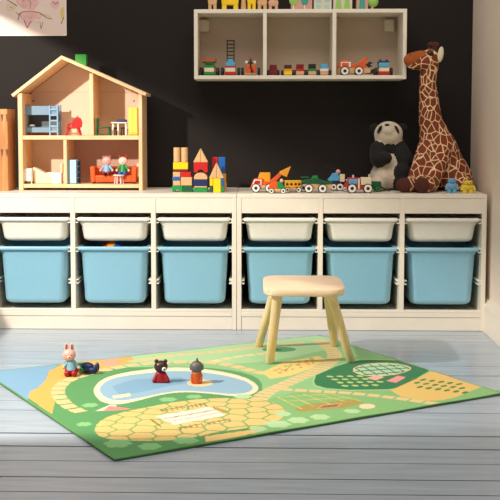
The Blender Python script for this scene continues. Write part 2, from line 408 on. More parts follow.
# table + stools
Y = .29; k = 1/SC(Y)
r_ = thing('toy_table', 'small white toy table with black stools below in the upper right room', 'toy furniture', at(119.5, Y, ZU)); q = SB(r_, k)
q('tabletop', WHT, lambda b: b.box(-8, 7.5, -4, 6, 12, 13.3), .4)
for u in (-7, -1.8, 6): q('leg', WHT, lambda b: b.box(u, u+1.4, -3, -1.6, 0, 12), .2)
for u in (-7, 6): q('leg', WHT, lambda b: b.box(u, u+1.4, 4, 5.4, 0, 12), .2)
r_ = thing('toy_cushion', 'navy blue toy cushion lying on the small white table', 'toy furniture', at(122, Y, ZU+13.35*k)); q = SB(r_, k)
q('cushion_body', DBLU, lambda b: b.box(-5, 5, -3.5, 4, 0, 2.6), 1)
q('cushion_piping', BLU, lambda b: b.box(-4, 4, -3.7, -3.5, 1.2, 1.6))
for u, l in ((-4.7, 'black toy stool at the left beneath the white toy table'), (3, 'black toy stool at the right beneath the white toy table')):
    p = Vector(at(119.5, Y, ZU)); p.x += u*k; r_ = thing('toy_stool', l, 'toy furniture', p, 'black stools below the toy table'); q = SB(r_, k)
    q('seat', BLK, lambda b: b.cyl((0, 1, 6.8), (0, 1, 8), 2.1, seg=16))
    for a in (45, 135, 225, 315): q('leg', BLK, lambda b: b.cyl((2*math.cos(R(a)), 1+2*math.sin(R(a)), 0), (1.2*math.cos(R(a)), 1+1.2*math.sin(R(a)), 7), .45, seg=8))
# yellow cabinet
Y = .27; k = 1/SC(Y)
r_ = thing('toy_wardrobe', 'tall yellow toy wardrobe against the right wall of the upper right room', 'toy furniture', at(133, Y, ZU)); q = SB(r_, k)
PY = mat('pale_yellow_paint', (244, 220, 96), .5)
q('carcass', PY, lambda b: b.box(-4.6, 4.6, 0, 11, 1.5, 28), .4); q('door', PY, lambda b: b.box(-4.2, -.1, -.8, 0, 3, 27.4), .2); q('door', PY, lambda b: b.box(.1, 4.2, -.8, 0, 3, 27.4), .2)
q('plinth', AMB, lambda b: b.box(-4.2, 4.2, .4, 10.5, 0, 1.5))
# lower left: cabinet, bed
Y = .225; k = 1/SC(Y)
r_ = thing('toy_cabinet', 'small cream toy cabinet in the lower left room corner', 'toy furniture', at(26.7, Y, ZL)); q = SB(r_, k)
q('carcass', CRM, lambda b: b.box(-4.6, 4.6, 0, 10, 2.2, 15.5), .4); q('door', WHT, lambda b: b.box(-4.1, 4.1, -.5, 0, 2.8, 14.8), .2); q('drawer', BRN, lambda b: b.box(-3, 3, -.3, 2, 1.0, 2.2))
for u in (-4.4, 3.4):
    for w in (.4, 8.5): q('leg', CRM, lambda b: b.box(u, u+1, w, w+1, 0, 2.3))
q('knob', BRN, lambda b: b.ell((3, -.9, 9), .5, 10)); q('lamp_knob', CRM, lambda b: b.cyl((-2, 4, 15.5), (-2, 4, 18), .6, seg=10))
Y = .25; k = 1/SC(Y)
r_ = thing('toy_bed', 'cream and white toy bed with a high curved end in the lower left room', 'toy furniture', at(46.5, Y, ZL)); q = SB(r_, k)
q('bed_base', CRM, lambda b: b.prism([(-13, 0), (14, 0), (14, 10), (4, 9.6), (-3, 10.6), (-9, 14), (-14, 16.5), (-14.5, 14.5)], 0, 12), .6)
q('blanket', WHT, lambda b: b.prism([(-1, 9.2), (14.2, 9.4), (14.2, 10.8), (0, 11.2)], -.4, 12.4), .5)
q('footboard', WHT, lambda b: b.box(5, 14.5, -1, -.1, 0, 10.6), .4); q('headboard', CRM, lambda b: b.box(12.4, 15, 4, 12, 10, 20), .8)
# blue bookcase
Y = .225; k = 1/SC(Y)
r_ = thing('toy_bookcase', 'tall light blue toy cabinet beside the divider in the lower right room', 'toy furniture', at(73, Y, ZL)); q = SB(r_, k)
q('carcass', LBL, lambda b: b.box(-5.6, 3, 0, 12, 0, 24.2), .3); q('door', mat('light_sky_paint', (176, 214, 240), .5), lambda b: b.box(-3.6, 2.8, -.6, 0, .6, 24), .2)
q('side_shelf', mat('slate_blue_paint', (60, 92, 128), .5), lambda b: [b.box(3, 5.2, .6, 12, v, v+1.2) for v in (0, 5.6, 11.2, 16.8, 22.6)]+[b.box(3, 5.2, 11, 12, 0, 23.8)], .1)
# sofa
Y = .25; k = 1/SC(Y)
r_ = thing('toy_sofa', 'orange toy sofa with rounded arms in the lower right room', 'toy furniture', at(113.5, Y, ZL)); q = SB(r_, k)
q('seat', ORG, lambda b: b.box(-18.5, 18.5, -4, 7, 1.6, 8.4), .8); q('backrest', ORG, lambda b: b.box(-20, 20, 7, 11, 1.6, 17), 1.5)
for s in (-1, 1): q('armrest', ORG, lambda b: b.prism([(s*18.3, 1.6), (s*22.6, 1.6), (s*23.4, 17), (s*19.4, 18), (s*18.3, 14)], -5, 9), .8)
for u in (-20, 20):
    for w in (-3.5, 8): q('leg', BRN, lambda b: b.cyl((u, w, 0), (u, w, 1.7), .9, seg=10))
q('cushion', mat('red_cushion', (150, 40, 30), .8), lambda b: b.box(-1.5, 6, 4.2, 6.8, 8.6, 14), .8)
# seated dolls in the house
def doll(name, label, px, Y, z, k, skin, top, trousers, hair, ears, sit=True, hood=False):
    r_ = thing(name, label, 'doll', at(px, Y, z)); q = SB(r_, k)
    q('trousers', trousers, lambda b: [b.ell((0, 1, 2.5), (4.4, 3.2, 2.8))]+[b.cyl((s*2, .5, 2.2), (s*2.4, -5.5, 2), 1.9, 1.7, 14) for s in (-1, 1)]+[b.ell((s*2.4, -5.6, 2.1), 1.8) for s in (-1, 1)])
    q('torso', top, lambda b: [b.cyl((0, 1, 3.2), (0, 1, 10.5), 3.9, 2.6, 20), b.ell((0, 1, 10.5), 2.6)])
    for s in (-1, 1):
        a = q('arm', top, lambda b: b.cyl((s*2.6, .6, 9.4), (s*5.6, -.8, 5.4), 1.3, 1.1, 12))
        q('hand', skin, lambda b: b.ell((s*6, -1, 4.9), 1.25, 12), par=a)
    h = q('head', skin, lambda b: b.ell((0, .8, 14.3), (4.6, 4.1, 4.5)))
    q('hair', hair, lambda b: b.ell((0, 1.9, 15.6), (4.7, 4.1, 4.1)), par=h)
    for s in (-1, 1):
        q('eye', BLK, lambda b: b.ell((s*1.7, -3.1, 14.6), .45, 8), par=h)
        if ears: q('ear', hair, lambda b: b.cyl((s*3, 1, 17.4), (s*3.9, 1, 20.4), 1.5, .3, 10), par=h)
        else: q('ear', hair, lambda b: b.ell((s*3.2, 1.4, 18.4), 1.4, 10), par=h)
    q('mouth', RED, lambda b: b.ell((0, -3.4, 12.9), (.7, .4, .35), 8), par=h)
    return r_
seat_z = ZL+8.45*k; Yd = .245
doll('seated_doll', 'small doll in a pale blue top sitting at the left on the orange sofa', 106.3, Yd, seat_z, 1/SC(Yd), PINK, LBL, DRED, mat('pink_hair', (180, 110, 96), .6), False)
doll('seated_doll', 'small red-eared doll in a green top sitting at the right on the orange sofa', 122.6, Yd, seat_z, 1/SC(Yd), mat('pale_skin_paint', (244, 214, 196), .4), GRN, BLU, mat('auburn_paint', (160, 50, 24), .5), True)
Y = .218; k = 1/SC(Y)
r_ = thing('toy_side_table', 'small pinkish white toy table in front of the orange sofa', 'toy furniture', at(118.2, Y, ZL)); q = SB(r_, k)
PW = mat('pinkish_white_paint', (244, 208, 200), .5)
q('tabletop', PW, lambda b: b.cyl((0, 2, 8), (0, 2, 9.4), 5.8, seg=24), .3)
for a in (20, 160, 250, 300): q('leg', PW, lambda b: b.cyl((4.6*math.cos(R(a)), 2+2.4*math.sin(R(a)), 0), (3.4*math.cos(R(a)), 2+2*math.sin(R(a)), 8.2), .8, seg=10))
p = W(135.5, 165.5, .30); r_ = thing('toy_wall_lamp', 'small pinkish white toy lamp by the right end of the sofa', 'toy furniture', (hx(138.7)-.0001, .30, p.z)); q = SB(r_, 1/SC(.3))
q('lamp_arm', PW, lambda b: b.cyl((0, 0, 0), (-3, 0, 0), .5, seg=8)); q('lamp_shade', PW, lambda b: b.cyl((-3, 0, -2.4), (-3, 0, 2.4), 2.4, 1.8, 16))
b = MB(); a = at(93, .21, ZL); c = at(131, .21, ZL); b.box(a[0], c[0], .206, .37, ZL, ZL+.0012)
for i in range(26): x = a[0]+(c[0]-a[0])*(i+.5)/26; b.m(1).box(x-.0012, x+.0012, .2022, .206, ZL, ZL+.001)
tag(b.build('toy_rug', [mat('toy_rug_weave', (200, 170, 150), .9), DRED]), 'tiny pale fringed toy rug under the orange sofa', 'toy rug')
# ============================================================ WOODEN BOX at far left
Y = .16
p0 = W(-9, 109, Y); p1 = W(8.6, 189, Y)
t = thing('wooden_crate', 'tall orange-brown wooden box with notched handles at the left picture edge', 'box', ((p0.x+p1.x)/2, Y+.12, FZ))
PO = wood('honey_wood', (176, 112, 58), (206, 146, 84), .5, (20, 20, 2))
b = MB(); b.box(p0.x, p1.x, Y, Y+.012, FZ, p0.z); b.build('front_panel', PO, t, .002)
b = MB(); b.box(p1.x-.012, p1.x, Y+.0125, Y+.13, FZ, p0.z); b.build('side_panel', PO, t, .002)
b = MB(); b.box(p0.x, p0.x+.012, Y+.0125, Y+.13, FZ, p0.z); b.build('side_panel', PO, t, .002)
b = MB(); b.box(p0.x, p1.x, Y+.1305, Y+.14, FZ, p0.z); b.build('back_panel', PO, t, .002)
b = MB(); b.box(p0.x+.0125, p1.x-.0125, Y+.0125, Y+.13, FZ, FZ+.01); b.build('bottom_panel', PO, t)
for (cxp, cyp) in ((2, 118), (7, 118), (2, 153), (7, 153)):
    p = W(cxp, cyp, Y); b = MB(); h = .03; w_ = .006
    b.prism([(p.x-w_, p.z+h/2), (p.x+w_, p.z+h/2), (p.x+.001, p.z-h/2), (p.x-.001, p.z-h/2)], Y-.0008, Y+.001)
    b.build('wood_knot', mat('burnt_wood', (110, 62, 32), .6), t)
# ============================================================ BLOCKS
def block(px0, px1, py0, py1, Y, m, label, shape='box', dep=None, zb=None, group='wooden building blocks'):
    k = 1/SC(Y); w = (px1-px0)*k; x = W((px0+px1)/2, 170, Y).x; dep = dep or 10*k
    h = (py1-py0)*k
    b = MB()
    t = .0005
    if shape == 'box': b.box(-w/2+t, w/2-t, 0, dep, t, h-t)
    elif shape == 'cyl': b.cyl((0, w/2, t), (0, w/2, h-t), w/2-t, seg=24)
    elif shape == 'tri': b.prism([(-w/2, t), (-.0004, t), (-.0004, h), (-w/2+.001, t+.002)], 0, dep).prism([(.0004, t), (w/2, t), (w/2-.001, t+.002), (.0004, h)], 0, dep)
    elif shape in ('arch', 'dome'):
        n = 10; 
        if shape == 'arch':
            r = w*.24; pts = [(-w/2, t), (-r, t)]+[(-r*math.cos(math.pi*i/n), t+r*.9*math.sin(math.pi*i/n)) for i in range(1, n)]+[(r, t), (w/2, t), (w/2, h), (-w/2, h)]
        else:
            pts = [(-w/2, t), (w/2, t), (w/2, h*.35)]+[(w/2*.98*math.cos(math.pi*i/n), h*.35+(h*.65-t)*math.sin(math.pi*i/n)) for i in range(1, n)]+[(-w/2, h*.35)]
        b.prism(pts, 0, dep)
    o = b.build({'box': 'building_block', 'cyl': 'cylinder_block', 'tri': 'triangle_block', 'arch': 'arch_block', 'dome': 'dome_block'}[shape], m, None, .0012)
    o.location = (x, Y, zb); tag(o, label, 'building block', group); return zb+h
def stack(Y, zb, rows):
    z = zb
    for row in rows:
        tops = []
        for (p0, p1, h, m, lab, *sh) in row: tops.append(block(p0, p1, 0, h, Y, m, lab, sh[0] if sh else 'box', zb=z))
        z = max(tops)
    return z
Y = .10
NAT = TOYW
k_ = 1/SC(Y)
stack(Y, FZ+.0001, [
  [(172, 182.5, 6.5, GRN, 'bright green arch block at the bottom left of the left block tower', 'arch'), (182.7, 192.5, 6.5, DGRN, 'dark green block at the bottom right of the left block tower')],
  [(172.8, 180.3, 5, NAT, 'plain wooden block above the green arch of the left tower'), (180.6, 192, 8.6, NAT, 'larger plain wooden block above the dark green block of the left tower')]])
z1_ = FZ+.0001+6.5*k_
z2_ = z1_+5*k_
block(172, 180.3, 0, 3.6, Y, BLU, 'small flat blue block at the left of the left tower', zb=z2_)
z3_ = z1_+8.6*k_
block(172.8, 180.3, 0, 5.2, Y, NAT, 'plain wooden block on the flat blue block of the left tower', zb=z3_)
block(180.6, 191, 0, 5.2, Y, RED, 'red sloped block on the plain wooden block of the left tower', zb=z3_)
z4_ = z3_+5.2*k_
block(173, 188, 0, 2.4, Y, DRED, 'thin dark red slab across the middle of the left tower', zb=z4_)
z5_ = z4_+2.4*k_
block(173, 188, 0, 7.2, Y, YEL, 'yellow block near the top of the left tower', zb=z5_); z6_ = z5_+7.2*k_
block(173.2, 180.3, 0, 14.8, Y, NAT, 'left of the two plain cylinders on top of the left tower', 'cyl', zb=z6_)
block(180.8, 187.9, 0, 14.8, Y, NAT, 'right of the two plain cylinders on top of the left tower', 'cyl', zb=z6_)
stack(Y-.01, FZ+.0001, [
  [(193.3, 207.5, 4.6, GRN, 'green block at the base of the middle tower')], [(194, 207, 1.6, NAT, 'thin plain slab above the green base of the middle tower')],
  [(193.3, 207.6, 6.6, DBLU, 'navy blue block of the middle tower')], [(194, 207.2, 7, NAT, 'plain dome-topped wooden block of the middle tower', 'dome')],
  [(193.8, 207.6, 10.2, RED, 'big red arch block of the middle tower', 'arch')], [(193.2, 208, 14, NAT, 'plain wooden triangle roof on top of the middle tower', 'tri')]])
stack(Y-.02, FZ+.0001, [
  [(209.6, 213, 6.5, DGRN, 'small dark green block left of the yellow block in the right tower'), (213.2, 220.8, 14.2, YEL, 'upright yellow block at the front of the right tower'), (221, 223.8, 6.5, GRN, 'small green block right of the upright yellow block')]])
zt = FZ+.0001+6.5/SC(Y-.02)
block(209.6, 213, 0, 7.7, Y-.02, YEL, 'small yellow block above the dark green one in the right tower', zb=zt)
block(221, 223.8, 0, 7.7, Y-.02, BLU, 'small blue block above the green one in the right tower', zb=zt)
zt2 = FZ+.0001+14.25/SC(Y-.02)
block(209, 224, 0, 15.8, Y-.02, NAT, 'plain wooden triangle roof on top of the front right tower', 'tri', zb=zt2)
Yb = Y+.045
stack(Yb, FZ+.0001, [
  [(211.5, 226.5, 9, NAT, 'plain wooden block at the base of the rearmost tower')], [(211.5, 226, 9, AMB, 'amber block in the middle of the rearmost tower')],
  [(211.8, 217.8, 16.5, RED, 'red upright block on top of the rearmost tower'), (218.4, 225.3, 16.5, BLU, 'blue upright block on top of the rearmost tower')]])
# ============================================================ VEHICLES
def wheel(q, u, w, v, r, dm=WHT, name='wheel', hubm=BLK, wd=1.8):
    o = q(name, BLK, lambda b: b.cyl((u, w, v), (u, w+wd, v), r, seg=24), .3)
    q('wheel_disc', dm, lambda b: b.cyl((u, w-.35, v), (u, w, v), r*.82, seg=24), par=o)
    q('hub', hubm, lambda b: b.cyl((u, w-.6, v), (u, w-.35, v), r*.36, seg=14), par=o)
def vbase(name, label, px, py=None, Y=None, z=None, cat='toy vehicle', group='toy vehicles on the storage unit'):
    if Y is None: Y = G(px, py, FZ).y; z = FZ
    r_ = thing(name, label, cat, at(px, Y, z), group); return r_, SB(r_, 1/SC(Y))
# orange digger
r_, q = vbase('toy_digger', 'orange toy digger with a raised yellow scoop arm', 262, Y=.075, z=FZ)
q('chassis', TOYW, lambda b: b.box(-10.5, 9, 1, 9, 4.2, 7.2), .4)
q('cab', ORG, lambda b: b.prism([(-11.5, 5), (-8.5, 12.5), (-7, 14), (1, 14), (1, 6.5), (-11.5, 4)], 1.2, 9), .4)
q('cab_window', WHT, lambda b: b.prism([(-9.4, 8), (-7.6, 13), (-.4, 13), (-.4, 8)], .7, 1.3)); q('cab_window', RED, lambda b: b.prism([(-8.2, 8.8), (-6.9, 12), (-1.6, 12), (-1.6, 8.8)], .4, .8))
q('engine_box', AMB, lambda b: b.prism([(-4, 14), (-2, 20), (8.5, 20), (8.5, 11), (1, 11), (1, 14)], 3, 9), .4)
q('arm', ORG, lambda b: b.prism([(1.2, 5.5), (1.2, 11), (8, 11.5), (18, 20.5), (20.5, 18), (13, 10), (12, 5.5)], 1.6, 4.6), .4)
q('bucket', AMB, lambda b: b.prism([(17.5, 21), (20, 17.5), (25, 15.5), (29, 26.5), (22, 23)], 0.6, 6), .4)
q('pivot', TOYW, lambda b: b.cyl((19, .8, 19.6), (19, 1.6, 19.6), 1.3, seg=14))
for w in (-1, 8.6):
    for u in (-6, 7.5): wheel(q, u, w, 4.6, 4.5)
# small car
r_, q = vbase('toy_car', 'small orange and green toy car with a driver beside the digger', 277.5, Y=.015, z=FZ)
q('chassis', TOYW, lambda b: b.box(-8.4, 8.4, .6, 7, 1.8, 4.6), .4)
q('bonnet', ORG, lambda b: b.prism([(-8.6, 4.6), (-8, 9), (-3, 12), (0, 12), (0, 4.6)], .8, 6.8), .4)
q('seat_back', GRN, lambda b: b.prism([(0, 4.6), (0, 11.5), (2, 12), (6, 8), (8.6, 6), (8.6, 4.6)], .8, 6.8), .4)
q('driver', PINK, lambda b: b.ell((4.4, 3.8, 12.6), (2, 2, 2.2), 14)); q('driver_body', GRN, lambda b: b.cyl((4.2, 3.8, 6), (4.4, 3.8, 11), 2, 1.6, 14))
for w in (-1, 7):
    for u in (-5.9, 5.9): wheel(q, u, w, 2.7, 2.7)
# yellow wagon
r_, q = vbase('toy_wagon', 'amber yellow toy bus wagon with a row of round holes', 293.3, Y=.085, z=FZ)
def holes(b):
    b.box(-8.2, 8.4, 1.2, 7, 4.8, 11)
q('wagon_body', AMB, holes, .5); q('roof', YEL, lambda b: b.box(-8.6, 8.8, .9, 7.4, 11, 12), .3)
for u in (-5.8, -1.6, 2.6, 6.2): q('window_hole', BLK, lambda b: b.cyl((u, .9, 8.3), (u, 1.2, 8.3), 1.25, seg=16))
q('chassis', TOYW, lambda b: b.box(-7.5, 7.5, 1.6, 6.6, 2, 4.8), .3)
for w in (-.6, 6.8):
    for u in (-5.5, 5.5): wheel(q, u, w, 2.7, 2.7)
# green vehicle
r_, q = vbase('toy_race_car', 'long green toy racing car with big white-rimmed wheels', 317.5, Y=.06, z=FZ)
q('chassis', TOYW, lambda b: b.prism([(-11, 4), (13.5, 4), (15.5, 7), (14, 9.5), (-12, 9.5)], 1.4, 9), .4)
q('body_shell', DGRN, lambda b: b.prism([(-15.5, 9.5), (-15, 12), (-10, 14), (2, 14), (6, 12.4), (16, 11), (16, 9.2), (10, 8.6)], .6, 9.8), .4)
q('cockpit', GRN, lambda b: b.prism([(-6, 14), (-4, 17), (0, 17.4), (1.5, 14)], 3, 8), .3)
q('spoiler', DGRN, lambda b: [b.box(-16, -8, 1, 9, 15, 16.2), b.box(-13, -11.5, 4, 6, 12, 15)], .2)
for w, us in ((-1, (-8.4, 5.4)), (9.6, (-13, 5.4))):
    for u in us: wheel(q, u, w, 4.5, 4.5)
# helicopter
r_, q = vbase('toy_helicopter', 'blue and white toy helicopter behind the green racing car', 337, Y=.20, z=FZ)
q('cabin', SKY, lambda b: b.prism([(-9, 11), (-6, 14), (-4, 17.5), (1, 18), (3, 14), (3, 10), (-6, 9.6)], 0, 8), .6)
q('tail_block', CRM, lambda b: b.box(3.2, 8.2, 0, 8, 9, 16.5), .4); q('mast_ball', PINK, lambda b: b.ell((1.6, 3, 19), 2.4, 14))
q('belly', DBLU, lambda b: b.box(-7, 4, .5, 7.5, 7.6, 10), .4); q('underframe', RED, lambda b: b.box(-4, 6, 1, 7, 4, 7.6), .3)
q('rotor', BLK, lambda b: [b.box(-13, 2, 3.4, 4.4, 22.4, 23, Matrix.Rotation(R(14), 3, 'Y')), b.box(-6.2, -5.4, 3.4, 4.2, 16, 22.5)])
for u in (-3, 3.4):
    for w in (-1.2, 7): wheel(q, u, w, 4, 4 if u > 0 else 3.4)
# red tractor
r_, q = vbase('toy_truck', 'red toy truck with a blue cab window and cream cargo box', 360, Y=.055, z=FZ)
q('chassis', RED, lambda b: b.prism([(-12.5, 3.4), (11.5, 3.4), (12, 7), (-12.5, 8)], 1.4, 9.4), .4)
q('cab', RED, lambda b: b.box(-11.5, .2, 1.2, 9.6, 7.4, 15.4), .6); q('cab_window', SKY, lambda b: b.box(-10.6, -2, .8, 1.4, 9, 14), .3); q('door_panel', CRM, lambda b: b.box(-1.4, .4, .6, 1.2, 4, 14.6), .2)
q('cargo_box', CRM, lambda b: b.box(1.4, 12, 1.2, 9.6, 8, 15.6), .5); q('chimney', CRM, lambda b: b.cyl((10, 5, 15.5), (10, 5, 18.6), .8, seg=10)); q('lamp', WHT, lambda b: b.cyl((-6, 5, 15.4), (-6, 5, 18), .9, seg=10))
for w in (-1, 9.6):
    for u in (-7.4, 8.4): wheel(q, u, w, 4.7, 4.7)
# green trailer
r_, q = vbase('toy_trailer', 'small dark green toy trailer behind the red truck', 377, Y=.13, z=FZ)
q('trailer_body', DGRN, lambda b: b.box(-5, 5, 0, 8, 3.4, 10.5), .6); q('tow_bar', BLK, lambda b: b.cyl((4.5, 3, 5), (13, -2, 1.2), .7, seg=8))
for w in (-1.6, 8): wheel(q, 1, w, 2.8, 2.8, GRN)
# red wagon behind tractor, left
r_, q = vbase('toy_scooter', 'small red and white toy scooter tucked between helicopter and red truck', 348.5, Y=.16, z=FZ)
q('scooter_body', RED, lambda b: b.prism([(-4, 3), (3.5, 3), (3, 9), (0, 11), (-3, 8)], 0, 5), .5)
q('seat', WHT, lambda b: b.box(-2, 3, .4, 4.6, 10.8, 12), .3)
for u in (-3, 3): wheel(q, u, -1, 2.4, 2.4)
# --- shelf vehicles seen end-on
Ys = .28
def endcar(name, px, label, parts, wr=4.2, half=9.5, group='toy vehicles in the left shelf compartment', Y=Ys):
    r_ = thing(name, label, 'toy vehicle', at(px, Y, SHB), group); q = SB(r_, 1/SC(Y))
    for s in (-1, 1):
        for w in (1, 16):
            o = q('wheel', BLK, lambda b: b.cyl((s*(half-2.6), w+wr, wr), (s*half, w+wr, wr), wr, seg=20), .4)
    for (nm, m, a) in parts: q(nm, m, lambda b: b.box(*a), .35)
    return q
endcar('toy_truck', 209.3, 'green and orange toy truck seen end-on beside the shelf bracket', [('chassis', GRN, (-5.6, 5.6, 0, 26, 1.2, 4)), ('grille', CRM, (-5, 5, -.4, 24, 4, 8)), ('bonnet', GRN, (-5.4, 5.4, 0, 24, 8, 10.4)), ('cab', DGRN, (-4.2, 4.2, 2, 20, 10.4, 14)), ('cab_roof', mat('ochre_paint', (176, 96, 40), .5), (-6.4, 6.4, 3, 24, 14, 17.8))])
q = endcar('toy_fire_engine', 230.3, 'red and blue toy fire engine with a tall black ladder', [('chassis', RED, (-5.6, 5.6, 0, 26, 1.2, 4)), ('grille', CRM, (-5, 5, -.4, 24, 4, 8)), ('bumper', RED, (-5.4, 5.4, -.2, 24, 8, 9.6)), ('cab', SKY, (-4.6, 4.6, 1, 18, 9.8, 14)), ('cab_roof', SKY, (-3, 3, 2, 16, 14, 16.8))])
q('ladder', BLK, lambda b: [b.box(-4, -2.9, 12, 13, 8, 36.5), b.box(2.9, 4, 12, 13, 8, 36.5)]+[b.box(-2.9, 2.9, 12.1, 12.9, 17+i*3.6, 18.2+i*3.6) for i in range(6)])
q = endcar('toy_tow_truck', 250.5, 'orange toy tow truck with a black hanging hook', [('chassis', TOYW, (-5, 5, 0, 26, 1.2, 4)), ('tailgate', ORG, (-5.2, 5.2, -.4, 24, 3, 10.5))])
q('hook', BLK, lambda b: [b.tube([(0, -1.4, 13), (0, -1.6, 8), (1.6, -1.6, 6), (2.4, -1.6, 4.6), (1.4, -1.6, 3.6), (.2, -1.6, 4.6)], .6)])
q('crane_arm', BLK, lambda b: [b.box(-5, 5, 0, 3, 12.2, 13.4), b.box(-.7, .7, 0, 3, 10, 16)], .2)
q('flasher', WHT, lambda b: [b.ell((s*4, 1, 13.4), 1.7, 12) for s in (-1, 1)]); q('beacon', RED, lambda b: b.cyl((0, 4, 14), (0, 4, 18), 1.2, .7, 12))
cars = [(273, 'dark red toy car, the leftmost of the middle compartment', DRED, DRED, DRED, 11), (287.7, 'brown-roofed toy car with yellow bonnet, second in the middle compartment', BRN, AMB, YEL, 11),
        (299.8, 'red-topped toy car in the middle of the middle compartment', DRED, RED, TOYW, 11.5), (312, 'green toy car with a black roof in the middle compartment', BLK, GRN, TOYW, 11.8), (324, 'white toy car with a light blue roof in the middle compartment', SKY, WHT, TOYW, 11.8)]
for px, lab, m1, m2, m3, h in cars:
    endcar('toy_car', px, lab, [('chassis', m3, (-4, 4, 0, 16, 1, 4.6)), ('bonnet', m2, (-4.3, 4.3, 0, 16, 4.6, 7)), ('cab', m1, (-3.6, 3.6, 1, 13, 7, h))], 2.9, 6.4, 'small toy cars in the middle shelf compartment')
# orange truck in right compartment (side view)
r_ = thing('toy_crane_truck', 'orange and white toy crane truck in the right shelf compartment', 'toy vehicle', at(353, .27, SHB)); q = SB(r_, 1/SC(.27))
q('chassis', TOYW, lambda b: b.prism([(-15, 2.5), (14, 2.5), (17, 3), (17, 7), (-14.5, 8.6)], 1.4, 9), .4)
q('cab', ORG, lambda b: b.prism([(-15.6, 7.4), (-14, 13.4), (-12, 15.2), (-3.4, 15.2), (-3.4, 7.4)], 1.2, 9), .5)
q('cab_window', WHT, lambda b: b.box(-12.6, -2.6, .7, 1.4, 8.6, 13.6), .3); q('door_panel', ORG, lambda b: b.box(-11.4, -4.6, .3, .8, 9.2, 12.6), .2)
q('crane_arm', ORG, lambda b: b.prism([(-3, 8), (-3, 10), (7, 14), (12, 18.4), (14.4, 17.4), (12, 11), (13, 7)], 1.6, 6), .4)
q('claw', BLK, lambda b: b.prism([(12, 11), (16, 14), (20, 12.5), (16.5, 11.5), (19, 9), (15, 8)], 2, 5), .3); q('hitch', BLK, lambda b: b.box(14, 20, 3, 6, 2.6, 6), .3); q('rear_box', DRED, lambda b: b.box(12, 19.4, 6.1, 9, 2, 6.4), .3)
for w in (-1, 9):
    for u in (-8.6, 5.4): wheel(q, u, w, 4.6, 4.5)
q = endcar('toy_car', 383.6, 'small red toy car with a light blue cab in the right compartment', [('chassis', RED, (-5.6, 5.6, 0, 22, 1.2, 4.2)), ('grille', CRM, (-5, 5, -.4, 20, 4.2, 8)), ('cab', SKY, (-5, 5, 0, 18, 8.6, 13)), ('cab_roof', DBLU, (-5.2, 5.2, 1, 18, 13, 14.6))], 4, 8.8, 'toy vehicles in the right shelf compartment')
q('light_bar', DRED, lambda b: [b.box(-4.2, -2, 6, 8, 14.6, 16.4), b.box(2, 4.2, 6, 8, 14.6, 16.4)], .2)
# ============================================================ ON TOP OF THE WALL SHELF
Yt = .30; kt = 1/SC(Yt)
def top_animal(px, w, m, h, label, leg=3.4, m2=None):
    r_ = thing('wooden_animal', label, 'wooden toy', at(px, Yt, SHT), 'wooden animals on top of the wall shelf'); q = SB(r_, kt)
    for s in (-1, 1): q('leg', m, lambda b: b.box(s*(w/2-leg/2)-leg/2, s*(w/2-leg/2)+leg/2, 0, 7, 0, h*.45), .5)
    q('body', m, lambda b: b.prism([(-w/2, h*.4), (w/2, h*.4), (w/2+.6, h*.7), (w/2-1, h), (-w/2+1, h), (-w/2-.6, h*.7)], -.3, 7.3), .8)
    q('head', m2 or m, lambda b: b.ell((w*.25, 1, h*1.12), (w*.26, 3, h*.3))); q('eye', BLK, lambda b: b.ell((w*.25, -1.9, h*1.15), .6, 8))
top_animal(212.5, 8, TOYW, 15, 'narrow tan wooden animal at the left end of the shelf top', 3, TOYW)
top_animal(230, 16, YEL, 15, 'wide bright yellow wooden animal on the shelf top', 4.6)
r_ = thing('wooden_figure', 'pinkish wooden peg figure between the two yellow wooden animals', 'wooden toy', at(243.4, Yt, SHT)); q = SB(r_, kt)
q('peg_body', TOYW, lambda b: b.cyl((0, 3, 0), (0, 3, 12), 3, 2.2, 20)); q('peg_head', PINK, lambda b: b.ell((0, 3, 14), 2.8))
top_animal(251.5, 8, YEL, 16, 'narrow yellow wooden animal in the middle of the shelf top', 3.4)
top_animal(262, 9, TOYW, 13, 'tan wooden animal standing right of the narrow yellow one', 3.4)
top_animal(273, 9, wood('pink_beech', (206, 160, 128), (222, 178, 146), .5), 12, 'pinkish tan wooden animal left of the printed house blocks', 3)
def card(px, w, h, base, label, deco):
    r_ = thing('printed_block', label, 'printed block', at(px, Yt, SHT), 'printed house blocks on top of the wall shelf'); q = SB(r_, kt)
    q('block_body', base, lambda b: b.box(-w/2, w/2, 0, 9, 0, h), .4)
    for (nm, m, fn) in deco: q(nm, m, fn)
WP = mat('pale_print', (214, 206, 192), .6)
card(301, 21, 14, ROSE, 'pinkish printed house block with green trees', [('printed_tree', LIME, lambda b: b.ell((-8, -.2, 11), (4.4, .8, 6))), ('printed_tree', TEAL, lambda b: b.ell((3, -.2, 10), (3.6, .6, 5))), ('printed_trunk', CRM, lambda b: b.box(-8.6, -7.4, -.5, 0, .2, 6)), ('printed_trunk', CRM, lambda b: b.box(2.4, 3.6, -.5, 0, .2, 6))])
card(322, 17.6, 15, WP, 'pale printed house block with mint windows', [('printed_window', MINT, lambda b, u=u, v=v: b.box(u, u+4.6, -.3, 0, v, v+4)) for u in (-6.6, 1.6) for v in (2, 8.4)])
card(341.8, 18.6, 14, WP, 'pale printed house block with two lime trees', [('printed_tree', LIME, lambda b, u=u: b.prism([(u-3.6, .4), (u+3.6, .4), (u+1.6, 12.6), (u-1.6, 12.6)], -.3, 0)) for u in (-4.2, 4.2)])
card(361.2, 11.4, 13, ROSE, 'narrow printed house block with a teal tree', [('printed_tree', TEAL, lambda b: b.prism([(-3.6, .4), (3, .4), (2, 12), (-2.4, 12)], -.3, 0))])
r_ = thing('toy_tree', 'lime green toy tree on a short tan trunk at the right shelf end', 'wooden toy', at(371.3, Yt, SHT)); q = SB(r_, kt)
